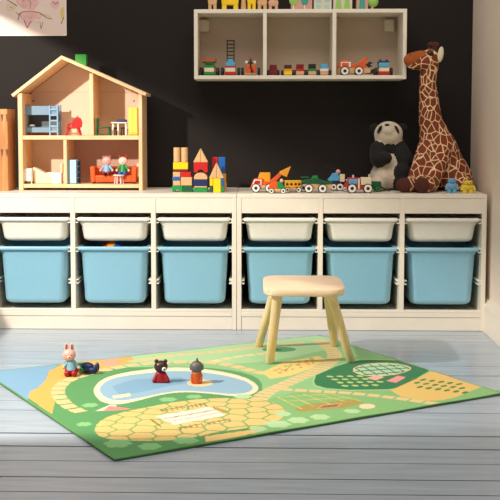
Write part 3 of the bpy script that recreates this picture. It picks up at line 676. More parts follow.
q('trunk', TOYW, lambda b: b.cyl((0, 3, 0), (0, 3, 6), 1.6, 1.2, 14), .2); q('crown', LIME, lambda b: b.ell((0.5, 3, 9), (5.6, 4, 5.5))); q('crown', LIME, lambda b: b.ell((-1.5, 3.4, 14), (4.2, 3.4, 4)))
# ============================================================ WALL DRAWING
Yw = WALLY
p0 = W(-28, 35.3, Yw); p1 = W(65, -60, Yw)
t = thing('child_drawing', 'pale sheet with a child\'s pink pencil drawing of a horse on the dark wall', 'drawing', ((p0.x+p1.x)/2, Yw, p0.z))
b = MB(); b.box(p0.x, p1.x, Yw-.004, Yw, p0.z, p1.z); b.build('paper', mat('drawing_paper', (224, 208, 200), .7, vary=.03, vscale=6), t)
b = MB(); b.box(p0.x, p1.x+.002, Yw-.005, Yw, p0.z-.003, p0.z); b.box(p1.x, p1.x+.003, Yw-.005, Yw, p0.z, p1.z); b.build('paper_edge', WHT, t)
def stroke(pts, w, m, nm='pencil_line'):
    v = [W(a, c, Yw-.004) for a, c in pts]; b = MB()
    for a, c in zip(v, v[1:]):
        d = (c-a); n = Vector((-d.z, 0, d.x)).normalized()*w/2*.0044
        b.prism([(a.x+n.x, a.z+n.z), (c.x+n.x, c.z+n.z), (c.x-n.x, c.z-n.z), (a.x-n.x, a.z-n.z)], Yw-.0046, Yw-.004)
    b.build(nm, m, t)
def fillp(pts, m, nm):
    v = [W(a, c, Yw-.004) for a, c in pts]; b = MB(); b.prism([(p.x, p.z) for p in v], Yw-.0042, Yw-.0038); b.build(nm, m, t)
PP = mat('pink_pencil', (222, 180, 178), .8, vary=.12, vscale=60); DP = mat('mauve_pencil', (150, 96, 98), .8); YP = mat('yellow_pencil', (214, 194, 128), .8); BP = mat('brown_pencil', (150, 118, 80), .8)
fillp([(20, 12), (36, 11), (42, 15), (40, 19), (34, 19), (28, 28), (23, 20), (19, 16)], PP, 'pink_body'); fillp([(14, -4), (30, -6), (40, 2), (34, 10), (24, 9), (17, 4)], PP, 'pink_neck')
fillp([(50, 2), (58, 0), (60, 6), (56, 9), (51, 7)], PP, 'pink_flower'); fillp([(60, 10), (64, 6), (64, 20), (61, 18)], YP, 'yellow_flower')
stroke([(16, 12), (19, 15), (22, 12), (30, 11), (40, 13), (47, 18), (52, 19)], .8, BP); stroke([(20, 13), (18, 20)], .9, DP); stroke([(24, 20), (27, 28), (31, 21)], .8, DP)
stroke([(31, 21), (35, 21), (38, 23), (40, 20)], .6, YP); stroke([(40, 22), (41, 29), (43, 22)], .6, DP); stroke([(40, 14), (46, 15), (51, 17)], .9, YP)
stroke([(7, 5), (12, 3), (15, 7), (13, 11), (8, 10), (7, 5)], .8, YP); stroke([(7, 0), (11, 2), (17, 6)], .9, DP); stroke([(64, 17), (61, 24)], .8, BP); stroke([(9, 7), (12, 7), (12, 9)], .6, BP)
stroke([(22, 2), (26, -2), (31, 3), (30, 9)], .5, DP); stroke([(52, 1), (55, 4), (59, 2)], .6, DP)
# ============================================================ STOOL
BL = G(258.5, 348.3); BRr = G(334.5, 347.3); FL = G(269.5, 365.3); FR = G(351, 364.0)
zs = .28; ztk = .0245
def floorW(px, py, z): return G(px, py, z)
t = thing('stool', 'pale wooden children\'s stool with four splayed legs standing on the rug', 'stool', ((BL.x+FR.x)/2, (BL.y+FR.y)/2, .006))
ctr = Vector(((BL.x+BRr.x+FL.x+FR.x)/4, (BL.y+BRr.y+FL.y+FR.y)/4, 0))
s0 = G(265, 286, zs); s1 = G(342.5, 286, zs); s2 = G(304, 275.2, zs)
yf = G(304, 289.5, zs).y; yk = s2.y; ymid = (yf+yk)/2
def seat_outline(x0, x1, y0, y1, z, inset=0):
    w = (x1-x0)/2-inset; d = (y1-y0)/2-inset; cx, cy = (x0+x1)/2, (y0+y1)/2; pts = []
    n = 40
    for i in range(n):
        a = 2*math.pi*i/n; c, s_ = math.cos(a), math.sin(a); e = .32
        pts.append((cx+w*abs(c)**e*(1 if c > 0 else -1), cy+d*abs(s_)**(e*1.1)*(1 if s_ > 0 else -1), z))
    return pts
X0 = G(263.2, 284, zs).x; X1 = G(343.8, 284, zs).x
b = MB(); b.rings([seat_outline(X0, X1, yf, yk, zs-ztk, .003), seat_outline(X0, X1, yf, yk, zs-ztk+.003), seat_outline(X0, X1, yf, yk, zs-.003), seat_outline(X0, X1, yf, yk, zs, .003)]); b.build('seat', PINEL, t, sharp=50)
for (p, sxx, syy) in ((BL, -1, 1), (BRr, 1, 1), (FL, -1, -1), (FR, 1, -1)):
    top = Vector(((X0+X1)/2+sxx*((X1-X0)/2-.048), ymid+syy*((yk-yf)/2-.05), zs-ztk-.0005)); bot = Vector((p.x, p.y, .0065))
    ax = (top-bot).normalized(); b = MB()
    r0, r1 = .0150, .0175
    ringsL = []
    for (f_, rr) in ((0, r0-.003), (.012, r0), (.5, (r0+r1)/2), (1, r1)):
        c = bot.lerp(top, f_); ringsL.append([(c.x+rr*math.cos(2*math.pi*i/24), c.y+rr*math.sin(2*math.pi*i/24), c.z) for i in range(24)])
    b.rings(ringsL); b.build('leg', BEECHV, t, sharp=50)
# ============================================================ PLAY RUG
RT = .006
P1, P2, P3, P4 = G(114.4, 459, RT), G(502.5, 393, RT), G(320, 335, RT), G(-15.5, 372.3, RT)
NU, NV = 400, 310
U, V = np.meshgrid(np.linspace(0, 1, NU), np.linspace(0, 1, NV), indexing='xy')
def bil(i): return P1[i]*(1-U)*(1-V)+P2[i]*U*(1-V)+P3[i]*U*V+P4[i]*(1-U)*V
X = bil(0).ravel(); Yv = bil(1).ravel()
PX, PYy = proj(X, Yv, RT)
def inpoly(pts, x=None, y=None):
    x = PX if x is None else x; y = PYy if y is None else y
    ins = np.zeros(x.shape, bool); n = len(pts)
    for i in range(n):
        x0, y0 = pts[i]; x1, y1 = pts[(i+1) % n]
        if y0 == y1: continue
        c = ((y0 > y) != (y1 > y)) & (x < (x1-x0)*(y-y0)/(y1-y0)+x0); ins ^= c
    return ins
def smooth_poly(pts, it=2):
    for _ in range(it):
        o = []
        for i in range(len(pts)):
            a, c = pts[i], pts[(i+1) % len(pts)]
            o += [(a[0]*.75+c[0]*.25, a[1]*.75+c[1]*.25), (a[0]*.25+c[0]*.75, a[1]*.25+c[1]*.75)]
        pts = o
    return pts
def smooth_line(pts, it=2):
    for _ in range(it):
        o = [pts[0]]
        for a, c in zip(pts, pts[1:]): o += [(a[0]*.75+c[0]*.25, a[1]*.75+c[1]*.25), (a[0]*.25+c[0]*.75, a[1]*.25+c[1]*.75)]
        o.append(pts[-1]); pts = o
    return pts
def linedist(pts):
    w = [G(a, c, RT) for a, c in pts]; best = np.full(X.shape, 9.); arc = np.zeros(X.shape); s = 0
    for a, c in zip(w, w[1:]):
        dx, dy = c.x-a.x, c.y-a.y; l2 = dx*dx+dy*dy; t_ = np.clip(((X-a.x)*dx+(Yv-a.y)*dy)/l2, 0, 1)
        d = np.hypot(X-a.x-t_*dx, Yv-a.y-t_*dy); m = d < best; best[m] = d[m]; arc[m] = s+t_[m]*math.sqrt(l2); s += math.sqrt(l2)
    return best, arc
GREEN = (84, 150, 88); LGREEN = (156, 208, 140); CREAM = (222, 196, 138); YELL = (222, 172, 84); BLUE = (122, 166, 196); SHR = (132, 192, 128); DG = (20, 116, 66)
Cc = np.tile(np.array(lin(GREEN)), (X.size, 1))
def paint(mask, c, a=1.0): Cc[mask] = Cc[mask]*(1-a)+np.array(lin(c))*a
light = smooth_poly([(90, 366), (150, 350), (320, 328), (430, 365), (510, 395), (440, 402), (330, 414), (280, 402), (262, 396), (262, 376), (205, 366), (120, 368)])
paint(inpoly(light), (138, 192, 130))  # second green of the print, lightened partly for lamplight on the rug
paint(inpoly(smooth_poly([(100, 362), (160, 350), (320, 332), (345, 345), (300, 356), (250, 364), (190, 362)])), (166, 208, 156))  # back zone paler still: glare from the lamp painted into the green
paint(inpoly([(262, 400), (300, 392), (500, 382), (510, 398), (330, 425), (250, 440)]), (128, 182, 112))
# water and sand
paint(inpoly([(-30, 366), (70, 358), (60, 364), (48, 372), (46, 380), (38, 388), (31, 391), (28, 400), (24, 410), (-30, 400)]), BLUE)
paint(inpoly([(49, 371), (62, 364), (86, 359), (128, 352), (134, 360), (112, 369), (86, 374), (66, 384), (56, 396), (52, 414), (40, 406), (28, 397), (31, 391), (38, 388), (46, 380)]), YELL)
paint(inpoly([(100, 361), (118, 358), (120, 364), (106, 367)]), (226, 160, 150), .7)
def road(pts, w=.021, tl=.038, col=CREAM, gap=.17, edge=None):
    d, a = linedist(smooth_line(pts))
    if edge: paint(d < w+.006, edge)
    fr = (a/tl) % 1; paint((d < w) & (fr > gap), col)
road([(83, 413), (70, 407), (60, 399), (57, 391), (62, 383), (76, 377), (98, 371), (125, 366), (150, 363), (180, 361.5), (212, 362), (236, 366), (256, 372), (278, 376)], .021, .056, gap=.2)
road([(128, 362), (165, 356), (205, 353), (240, 349), (270, 346), (300, 343)], .018)
road([(318, 340), (332, 349), (336, 358), (322, 368), (302, 377), (280, 386), (264, 394), (256, 402)], .026, .034)
road([(268, 386), (284, 389.5), (312, 391), (345, 392.5), (380, 396), (410, 400), (436, 404)], .017, .045)
road([(210, 362), (240, 356), (275, 352)], .014, .05, (222, 214, 150))
# pond
pond = smooth_poly([(93, 388), (102, 379), (120, 373), (148, 369), (180, 367), (205, 369), (232, 373.5), (252, 380), (260, 388), (254, 394.5), (236, 396.5), (212, 393.5), (182, 391.5), (160, 394.5), (140, 400.5), (118, 405), (102, 402.5), (95, 396)])
cx_, cy_ = 178, 386
inner = [((a-cx_)*.93+cx_, (c-cy_)*.80+cy_) for a, c in pond]
paint(inpoly(pond), (238, 222, 190)); paint(inpoly(inner), (142, 180, 202))
paint(inpoly([(112, 386), (136, 379), (180, 377), (200, 382), (170, 386), (140, 392), (120, 396)]), (108, 156, 190), .6)
paint((((PX-200)/13)**2+((PYy-383)/3.6)**2) < 1, (236, 206, 150))
paint(inpoly([(112, 396), (130, 393), (131, 396), (114, 399)]), (236, 218, 180)); paint(inpoly([(95, 411), (110, 404.5), (116, 405), (118, 410)]), (232, 224, 200)); paint(inpoly([(103, 411), (109, 405.5), (131, 408.5), (120, 410)]), (232, 140, 130))
# plaza
plaza = smooth_poly([(94, 432), (96, 424), (108, 416.5), (130, 410), (165, 404), (200, 398.5), (240, 397.5), (272, 401), (286, 409), (283, 419), (262, 426), (236, 430), (216, 432), (196, 437), (166, 441), (130, 441), (104, 439)], 2)
pmk = inpoly(plaza)
seeds = []
gx = np.arange(-.8, .5, .060)
for i, a in enumerate(gx):
    for c in np.arange(-1.7, -.4, .060): seeds.append((a+rng.uniform(-.012, .012), c+(i % 2)*.030+rng.uniform(-.012, .012)))
seeds = np.array(seeds); xi = X[pmk]; yi = Yv[pmk]; f1 = np.full(xi.shape, 9.); f2 = f1.copy()
for sxy in seeds:
    d = np.hypot(xi-sxy[0], yi-sxy[1]); n1 = d < f1; f2 = np.where(n1, f1, np.minimum(f2, d)); f1 = np.where(n1, d, f1)
cc = np.tile(np.array(lin((226, 194, 120))), (xi.size, 1)); cc[(f2-f1) < .0065] = lin((128, 166, 92)); Cc[pmk] = cc
paint(inpoly([(205, 436), (240, 431.5), (262, 429), (262, 431.5), (236, 437), (206, 442)]), (232, 200, 124))
court = [(155, 416), (209, 407), (226, 415), (174, 425)]
def qpt(u, v): return tuple(court[0][i]*(1-u)*(1-v)+court[1][i]*u*(1-v)+court[2][i]*u*v+court[3][i]*(1-u)*v for i in (0, 1))
paint(inpoly(court), (238, 226, 206))
for v in (.3, .36, .64): paint(inpoly([qpt(.02, v), qpt(.98, v), qpt(.98, v+.035), qpt(.02, v+.035)]), (150, 130, 110))
for (ax, ay, bx_, by) in ((160, 409, 180, 406), (186, 405.5, 203, 403), (178, 427, 200, 423), (207, 422, 228, 418), (213, 407, 224, 410), (150, 419, 158, 424)):
    for j in range(5):
        f_ = j/4; x_ = ax+(bx_-ax)*f_; y_ = ay+(by-ay)*f_
        paint(inpoly([(x_, y_), (x_+1.4, y_), (x_+3.6, y_+3), (x_+2.2, y_+3)]), (128, 110, 60))
    paint(inpoly([(ax, ay+1), (bx_, by+1), (bx_+1, by+1.6), (ax+1, ay+1.6)]), (128, 110, 60))
# shrubs
def shrub(x, y, s=1.0, c=SHR):
    m = np.zeros(X.shape, bool)
    w = G(x, y, RT)
    for i in range(6):
        a = i*math.pi/3; m |= np.hypot(X-w.x-.018*s*math.cos(a), Yv-w.y-.018*s*math.sin(a)) < .013*s
    m |= np.hypot(X-w.x, Yv-w.y) < .02*s; paint(m, c)
for a in ((84, 424, .7), (118, 443.5, 1.2), (150, 446.5, 1.0), (186, 440.5, 1.1), (232, 441, .0), (258, 429, .8), (278, 424, 1.2), (298, 420, 1), (320, 417, .9), (168, 399.5, .9), (194, 396.5, .8), (243, 392.5, .0), (243, 396.3, .9), (283, 414, .8), (90, 405, .8), (340, 385, .0), (352, 411, .8)):
    if a[2]: shrub(a[0], a[1], a[2], (176, 214, 160) if a[0] > 230 else SHR)
# yellow vegetable plot by the stool, dark pond, olive stadium
paint(inpoly([(262, 372), (284, 362), (318, 356), (326, 359), (312, 368), (290, 376), (270, 379)]), (232, 206, 124))
for i in range(26):
    x_ = rng.uniform(274, 314); y_ = 377-(x_-264)*.30+rng.uniform(-5, 1.5); paint((((PX-x_)/1.6)**2+((PYy-y_)/.8)**2) < 1, (130, 160, 80) if i % 2 else (206, 120, 80), .7)
paint((((PX-279)/17)**2+((PYy-349.5)/2.6)**2) < 1, (70, 150, 96)); paint((((PX-274)/8)**2+((PYy-349.8)/1.3)**2) < 1, (30, 96, 60))
paint((((PX-242)/13)**2+((PYy-384.5)/4.2)**2) < 1, (170, 204, 222), .0)
paint((((PX-250)/9)**2+((PYy-387)/3.6)**2) < 1, (226, 232, 210), .0)
paint(inpoly([(294, 409), (308, 403.5), (354, 399.5), (364, 402.5), (346, 407.5), (300, 412)]), (166, 150, 72)); paint(inpoly([(316, 409), (322, 404.5), (343, 402.8), (338, 407.2)]), (206, 160, 110)); paint(inpoly([(319.5, 408), (323.5, 405.3), (340, 403.8), (336.5, 406.6)]), (140, 110, 70))
for (a0, c0, a1, c1) in ((278, 397, 302, 409), (290, 395.5, 314, 406), (304, 394.5, 330, 404), (318, 394, 346, 402), (332, 394, 360, 401), (280, 397, 334, 394), (286, 401, 350, 397.5)):
    d, a = linedist([(a0, c0), (a1, c1)]); paint(d < .0022, (216, 196, 96))
paint((((PX-367)/8)**2+((PYy-406.2)/2.4)**2) < 1, (238, 214, 176))
# dark green plot
dgp = [(314, 382), (316, 375), (336, 366.5), (355, 360.6), (362, 359.6), (395, 360.3), (413, 362), (429.5, 371), (406, 384), (395, 388.3), (388, 389.2), (350, 389.6), (326, 388), (316, 385)]
paint(inpoly([((a-370)*1.03+370, (c-374)*1.06+374) for a, c in dgp]), (160, 208, 140)); paint(inpoly(dgp), DG)
for rw in range(4):
    for j in range(6):
        x_ = 330+j*10-rw*-5; y_ = 376.5+rw*3.1-j*.2
        if rw == 0 and j > 3: continue
        if x_ < 382: paint((((PX-x_-(PYy-y_)*1.2)/3.4)**2+((PYy-y_)/.8)**2) < 1, (186, 206, 120))
el = [(352, 370), (362, 365), (382, 363.2), (402, 364.6), (412, 368.5), (402, 373), (380, 375.6), (362, 374.6)]; el = smooth_poly(el, 1)
paint(inpoly([((a-382)*1.05+382, (c-369.5)*1.14+369.5) for a, c in el]), (228, 200, 150)); m = inpoly(el); paint(m, (170, 212, 170))
gxx = ((X*28+Yv*9) % 1 < .16) | ((Yv*20-X*6) % 1 < .2); paint(m & gxx, (40, 90, 66))
paint(inpoly([(366, 378), (378, 374.5), (384, 377), (376, 380.5)]), (226, 176, 160)); paint(inpoly([(386, 381), (398, 375.5), (406, 377), (396, 383)]), (232, 150, 150))
paint(inpoly([(391, 390.5), (430, 372.2), (436, 372), (452, 375.4), (480, 384.5), (482, 386.8), (456, 397), (440, 400.5), (426, 400.8), (402, 397)]), (222, 188, 104))
for rw in range(3):
    for j in range(6):
        x_ = 414+j*9+rw*3; y_ = 380.5+rw*3.3+j*1.1-(2-rw)*1.0
        paint((((PX-x_-(PYy-y_)*-1.4)/3)**2+((PYy-y_)/1.1)**2) < 1, (60, 130, 50))
# border
paint(((U.ravel() < .004) | (U.ravel() > .996) | (V.ravel() < .005) | (V.ravel() > .995)), (96, 150, 84))
nv = X.size
idx = np.arange(nv).reshape(NV, NU)
quads = np.stack([idx[:-1, :-1].ravel(), idx[:-1, 1:].ravel(), idx[1:, 1:].ravel(), idx[1:, :-1].ravel()], 1)
loop = list(idx[0, :])+list(idx[1:, -1])+list(idx[-1, -2::-1])+list(idx[-2:0:-1, 0])
Zt = RT+.0006*np.sin(Yv*30+X*8)
verts = np.stack([X, Yv, Zt], 1); low = verts[loop].copy(); low[:, 2] = .0006
verts = np.concatenate([verts, low]); nl = len(loop)
skirt = [(loop[i], nv+i, nv+(i+1) % nl, loop[(i+1) % nl]) for i in range(nl)]
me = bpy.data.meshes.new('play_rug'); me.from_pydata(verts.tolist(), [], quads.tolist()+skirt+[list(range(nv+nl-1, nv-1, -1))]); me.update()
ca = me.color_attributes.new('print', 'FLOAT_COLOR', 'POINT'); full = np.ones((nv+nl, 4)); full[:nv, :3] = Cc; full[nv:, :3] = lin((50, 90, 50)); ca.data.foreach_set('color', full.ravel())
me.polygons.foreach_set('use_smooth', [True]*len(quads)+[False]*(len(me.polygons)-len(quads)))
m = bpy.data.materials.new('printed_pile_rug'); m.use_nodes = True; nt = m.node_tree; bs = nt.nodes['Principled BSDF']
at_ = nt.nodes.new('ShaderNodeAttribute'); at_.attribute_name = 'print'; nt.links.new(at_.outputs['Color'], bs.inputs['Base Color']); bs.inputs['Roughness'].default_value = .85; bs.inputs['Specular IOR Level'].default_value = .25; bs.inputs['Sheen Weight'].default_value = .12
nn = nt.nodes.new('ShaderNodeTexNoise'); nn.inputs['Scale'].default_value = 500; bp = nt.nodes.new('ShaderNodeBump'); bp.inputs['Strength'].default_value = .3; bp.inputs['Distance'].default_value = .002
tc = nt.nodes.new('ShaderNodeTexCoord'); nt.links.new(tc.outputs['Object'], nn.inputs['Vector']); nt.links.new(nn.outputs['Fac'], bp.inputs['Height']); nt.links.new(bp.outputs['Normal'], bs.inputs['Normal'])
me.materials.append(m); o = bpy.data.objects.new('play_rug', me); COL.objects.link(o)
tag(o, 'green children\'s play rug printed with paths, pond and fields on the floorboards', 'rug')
RZ = RT+.0008
# ============================================================ FIGURES ON THE RUG
def base(px, py): 
    g = G(px, py, RZ); return (g.x, g.y, RZ), (g.y-CAM.y)/F
loc, k = base(71.5, 375.5)
k *= .97
r_ = thing('rabbit_figure', 'pink rabbit toy in a light blue top and red trousers on the rug', 'toy figure', loc, 'toy animal figures on the rug'); q = SB(r_, k)
PK = mat('rabbit_pink', (236, 176, 164), .4)
q('trousers', mat('rabbit_red', (160, 16, 26), .4), lambda b: [b.ell((0, 0, 5), (7.2, 5.2, 5))]+[b.cyl((s*3.1, -1, 3.4), (s*3.7, -6, 3.2), 3.3, 3.0, 16) for s in (-1, 1)]+[b.ell((s*3.7, -6, 3.2), (3.0, 2.6, 3.1)) for s in (-1, 1)])
tp = q('torso', mat('rabbit_blue_top', (128, 178, 196), .5), lambda b: [b.cyl((0, 0, 6.5), (0, 0, 16), 5.6, 3.6, 24), b.ell((0, 0, 16), 3.2)])
for s in (-1, 1):
    a = q('arm', MATS['rabbit_blue_top'], lambda b: [b.cyl((s*3, 0, 14.5), (s*7.4, -1, 9.5), 1.9, 1.8, 14), b.ell((s*3, 0, 14.5), 1.9)])
    q('hand', PK, lambda b: b.ell((s*7.9, -1.3, 8.8), 1.8, 12), par=a)
h = q('head', PK, lambda b: b.ell((-2.2, -.5, 22), (7, 6, 6.4), 24))
q('snout', mat('rabbit_snout', (244, 204, 190), .4), lambda b: b.ell((-1.2, -5, 20.6), (2.8, 2.2, 2.2), 14), par=h)
q('nose', BRN, lambda b: b.ell((-.8, -7.1, 21), (.9, .6, .7), 10), par=h)
for s in (-1, 1):
    e = q('ear', PK, lambda b: b.ell((-2.2+s*2.9, .4, 29.6), (2.3, 1.5, 4.8), 16), par=h)
    q('inner_ear', mat('ear_brown', (130, 80, 70), .5), lambda b: b.ell((-2.2+s*2.9, -.7, 30.2), (1, .7, 3.4), 12), par=h)
    q('eye', BLK, lambda b: b.ell((-2+s*3, -5.5, 22.4), .6, 8), par=h)
loc, k = base(84.6, 373.0); k *= 1.08
r_ = thing('lying_figure', 'green and navy toy figure lying on its back behind the rabbit', 'toy figure', loc, 'toy animal figures on the rug'); q = SB(r_, k)
q('torso', GRN, lambda b: [b.cyl((-7, 3, 5.4), (2, 1, 5.4), 3.8, 4.8, 20), b.ell((-7, 3, 5.4), 3.8)])
q('trousers', DBLU, lambda b: [b.ell((2.5, 0, 5.2), (7, 4.8, 5.2)), b.cyl((5, -2.5, 3.4), (10.4, -2.8, 3.6), 2.8, 2.6, 16), b.ell((10.4, -2.8, 4.6), (2.4, 2.6, 4)), b.cyl((5, 3, 3.4), (11, 4, 3.6), 2.8, 2.6, 16), b.ell((11.4, 4, 5), (2.2, 2.6, 4.4))])
q('arm', GRN, lambda b: [b.cyl((-5, -1, 7), (-1, -5, 3), 1.8, 1.6, 12)])
hd = q('head', PK, lambda b: b.ell((-13.5, 4.5, 6.2), (5.4, 5.4, 5.6), 20)); q('cap', GRN, lambda b: b.ell((-15, 5, 6.4), (5, 5.2, 5.4), 18), par=hd)
loc, k = base(161, 382)
r_ = thing('bear_figure', 'dark brown bear toy in a red cape sitting on the rug pond', 'toy figure', loc, 'toy animal figures on the rug'); q = SB(r_, k)
MBR = mat('bear_brown', (62, 32, 24), .35)
q('cape', mat('bear_red', (150, 12, 20), .4), lambda b: b.rings([[((rr)*math.cos(2*math.pi*i/24), .62*(rr)*math.sin(2*math.pi*i/24), z) for i in range(24)] for (rr, z) in ((8.6, 0), (9.2, 1.2), (8.4, 4), (6.4, 7.5), (4.8, 10.5), (3.4, 12))]), 0)
for s in (-1, 1): q('arm', MATS['bear_red'], lambda b: [b.cyl((s*4, -1.6, 8.5), (s*6.6, -4, 2.4), 2, 2, 14), b.ell((s*6.6, -4, 2.2), 2)])
hd = q('head', MBR, lambda b: b.ell((0, 0, 16), (7, 6.2, 6.2), 24))
for s in (-1, 1):
    q('ear', MBR, lambda b: b.ell((s*4.6, .5, 21.4), (2.1, 1.4, 2.1), 14), par=hd); q('eye', BLK, lambda b: b.ell((1.6+s*2.9, -5.8, 17), .55, 8), par=hd)
q('snout', WHT, lambda b: b.ell((3.6, -5, 14.4), (2.5, 1.8, 2.3), 14), par=hd); q('nose', BLK, lambda b: b.ell((4, -6.8, 14.8), (1, .5, .8), 10), par=hd)
loc, k = base(196.7, 383)
r_ = thing('grey_headed_figure', 'grey-headed toy figure with an orange body on the rug pond', 'toy figure', loc, 'toy animal figures on the rug'); q = SB(r_, k)
q('body', mat('figure_orange', (200, 84, 20), .4), lambda b: [b.cyl((0, 0, 0), (0, 0, 11.5), 5.6, 5.2, 28)], .8)
for s in (-1, 1): q('arm', MATS['figure_orange'], lambda b: [b.cyl((s*4.6, -1.8, 9.5), (s*4.2, -3.6, 2), 1.6, 1.6, 12)])
hd = q('head', GRY, lambda b: b.ell((0, 0, 16.6), (6.6, 6.2, 6.4), 24)); q('crest', GRY, lambda b: b.ell((.4, 0, 23), (1.4, 3.4, 2.9), 14), par=hd); q('collar', mat('figure_neck', (150, 120, 96), .5), lambda b: b.cyl((0, 0, 11), (0, 0, 12), 4.8, seg=24))
for s in (-1, 1): q('ear', GRY, lambda b: b.ell((s*6.3, 1.4, 16), (.9, 2.6, 3.2), 12), par=hd)
# small finger figures beside giraffe
for px, m, m2, lab, w in ((452.7, mat('robot_blue', (112, 170, 206), .45), SKY, 'small light blue toy figure standing beside the giraffe', 5.4), (468.8, mat('robot_yellow', (226, 200, 60), .45), YEL, 'small yellow toy figure nearest the right wall', 6.4)):
    r_ = thing('small_figure', lab, 'toy figure', at(px, .07, FZ), 'small figures beside the giraffe'); q = SB(r_, 1/SC(.07))
    hh = 14.6 if w < 6 else 12.4
    for s in (-1, 1): q('leg', m, lambda b: b.cyl((s*w*.46, 0, 0), (s*w*.46, 0, hh*.42), w*.46, w*.42, 16), .5)
    q('torso', m, lambda b: b.ell((0, 0, hh*.5), (w, 4, hh*.28), 20))
    for s in (-1, 1): q('arm', m, lambda b: [b.cyl((s*w*.8, 0, hh*.6), (s*w*1.02, -1.4, hh*.3), 1.5, 1.3, 12), b.ell((s*w*1.02, -1.4, hh*.3), 1.4, 10)])
    hd = q('head', m, lambda b: b.cyl((0, 0, hh*.72), (0, 0, hh), w*.78, w*.72, 20), .7)
    for s in (-1, 1): q('eye', BLK, lambda b: b.ell((s*1.6, -w*.72, hh*.84), .5, 8), par=hd)
    q('neck_band', DBLU if w < 6 else AMB, lambda b: b.cyl((0, 0, hh*.68), (0, 0, hh*.73), w*.62, seg=18))
# ============================================================ GIRAFFE
def fur_giraffe():
    m = bpy.data.materials.new('giraffe_plush'); m.use_nodes = True; nt = m.node_tree; b = nt.nodes['Principled BSDF']; L = nt.links.new
    tc = nt.nodes.new('ShaderNodeTexCoord'); no = nt.nodes.new('ShaderNodeTexNoise'); no.inputs['Scale'].default_value = 14; L(tc.outputs['Object'], no.inputs['Vector'])
    va = nt.nodes.new('ShaderNodeVectorMath'); va.operation = 'MULTIPLY_ADD'; va.inputs[1].default_value = (.03, .03, .03); L(no.outputs['Color'], va.inputs[0]); L(tc.outputs['Object'], va.inputs[2])
    mp = nt.nodes.new('ShaderNodeMapping'); mp.inputs['Scale'].default_value = (1.15, .8, .85); L(va.outputs['Vector'], mp.inputs['Vector'])
    vo = nt.nodes.new('ShaderNodeTexVoronoi'); vo.feature = 'DISTANCE_TO_EDGE'; vo.inputs['Scale'].default_value = 33; L(mp.outputs['Vector'], vo.inputs['Vector'])
    r = nt.nodes.new('ShaderNodeValToRGB'); r.color_ramp.elements[0].position = .03; r.color_ramp.elements[1].position = .075
    r.color_ramp.elements[0].color = (*lin((240, 206, 160)), 1); r.color_ramp.elements[1].color = (*lin((124, 54, 22)), 1); L(vo.outputs['Distance'], r.inputs['Fac'])
    L(r.outputs['Color'], b.inputs['Base Color']); b.inputs['Roughness'].default_value = .85; b.inputs['Sheen Weight'].default_value = .0
    n2 = nt.nodes.new('ShaderNodeTexNoise'); n2.inputs['Scale'].default_value = 260; L(tc.outputs['Object'], n2.inputs['Vector'])
    bp = nt.nodes.new('ShaderNodeBump'); bp.inputs['Strength'].default_value = .5; bp.inputs['Distance'].default_value = .004; L(n2.outputs['Fac'], bp.inputs['Height']); L(bp.outputs['Normal'], b.inputs['Normal'])
    return m
GM = fur_giraffe(); BRF = mat('brown_plush', (164, 84, 36), .9, bump=.5, bscale=200, sheen=.0, vary=.12, vscale=30); DBF = mat('dark_brown_plush', (78, 34, 24), .9, bump=.5, bscale=200, sheen=.05)
CRF = mat('cream_plush', (226, 214, 178), .9, bump=.5, bscale=200, sheen=.3); BKF = mat('black_plush', (20, 17, 17), .9, bump=.6, bscale=160, sheen=.05); WHF = mat('white_plush', (214, 200, 178), .9, bump=.6, bscale=160, sheen=.2, vary=.06, vscale=20)
t = thing('plush_giraffe', 'large plush giraffe with brown patches sitting on the right storage unit', 'plush toy', (W(440, 150, .24).x, .24, FZ))
def w3(px, py, Y): v = W(px, py, Y); return (v.x, v.y, v.z)
def lowz(px, Y, r, extra=0): v = W(px, 180, Y); return (v.x, Y, FZ+r+extra)
G_ = [('c', w3(430.5, 122, .24), w3(427.5, 82, .23), .049, .0345, 0), ('c', w3(427.5, 82, .23), w3(430, 64, .225), .0345, .036, 0),
      ('c', w3(431, 122, .24), w3(437.5, 148, .25), .049, .080, 0), ('c', w3(437.5, 148, .25), w3(445, 167, .27), .080, .082, 0), ('e', lowz(445, .27, .08), (.100, .10, .08), 0),
      ('e', lowz(459.5, .27, .055), (.055, .08, .055), 0), ('c', w3(430, 150, .20), w3(440, 150, .22), .045, .06, 0),
      ('c', w3(427, 148, .20), lowz(414, .13, .034), .040, .033, 0), ('c', lowz(414, .13, .034), lowz(410, .10, .032), .034, .032, 0),
      ('c', w3(440, 152, .20), lowz(430.5, .12, .038), .048, .037, 0), ('c', lowz(430.5, .12, .038), lowz(426, .085, .034), .036, .034, 0),
      ('c', lowz(450, .22, .05), lowz(463, .17, .036), .05, .034, 0),
      ('e', w3(429.5, 60, .222), (.038, .036, .037), 0), ('c', w3(426, 61.5, .215), w3(413, 63.5, .205), .038, .026, 0), ('e', w3(411, 60, .203), (.031, .030, .028), 1), ('c', w3(421, 56.5, .212), w3(412, 59, .205), .026, .027, 1), ('e', w3(430, 57, .222), (.037,.034,.034), 0)]
bd_ = blob('body', G_, [GM, BRF], t, .0055, 5)
for (px, Y, rr) in ((404.5, .085, (.034, .02, .030)), (422.5, .065, (.033, .02, .031))):
    b = MB(); v = lowz(px, Y, rr[2], .001); b.ell(v, rr, 28); b.build('foot_pad', DBF, t)
b = MB(); b.ell(w3(440.5, 54.5, .205), (.0125, .010, .033), 20, Matrix.Rotation(R(8), 3, 'Y')); b.build('ear', CRF, t)
for px, Y in ((435.5, .215), (431, .24)):
    b = MB(); b.cyl(w3(px-2, 54, Y), w3(px, 45.5, Y), .012, .010, 16); b.ell(w3(px, 45, Y), (.016, .014, .013), 18); b.build('horn', DBF, t)
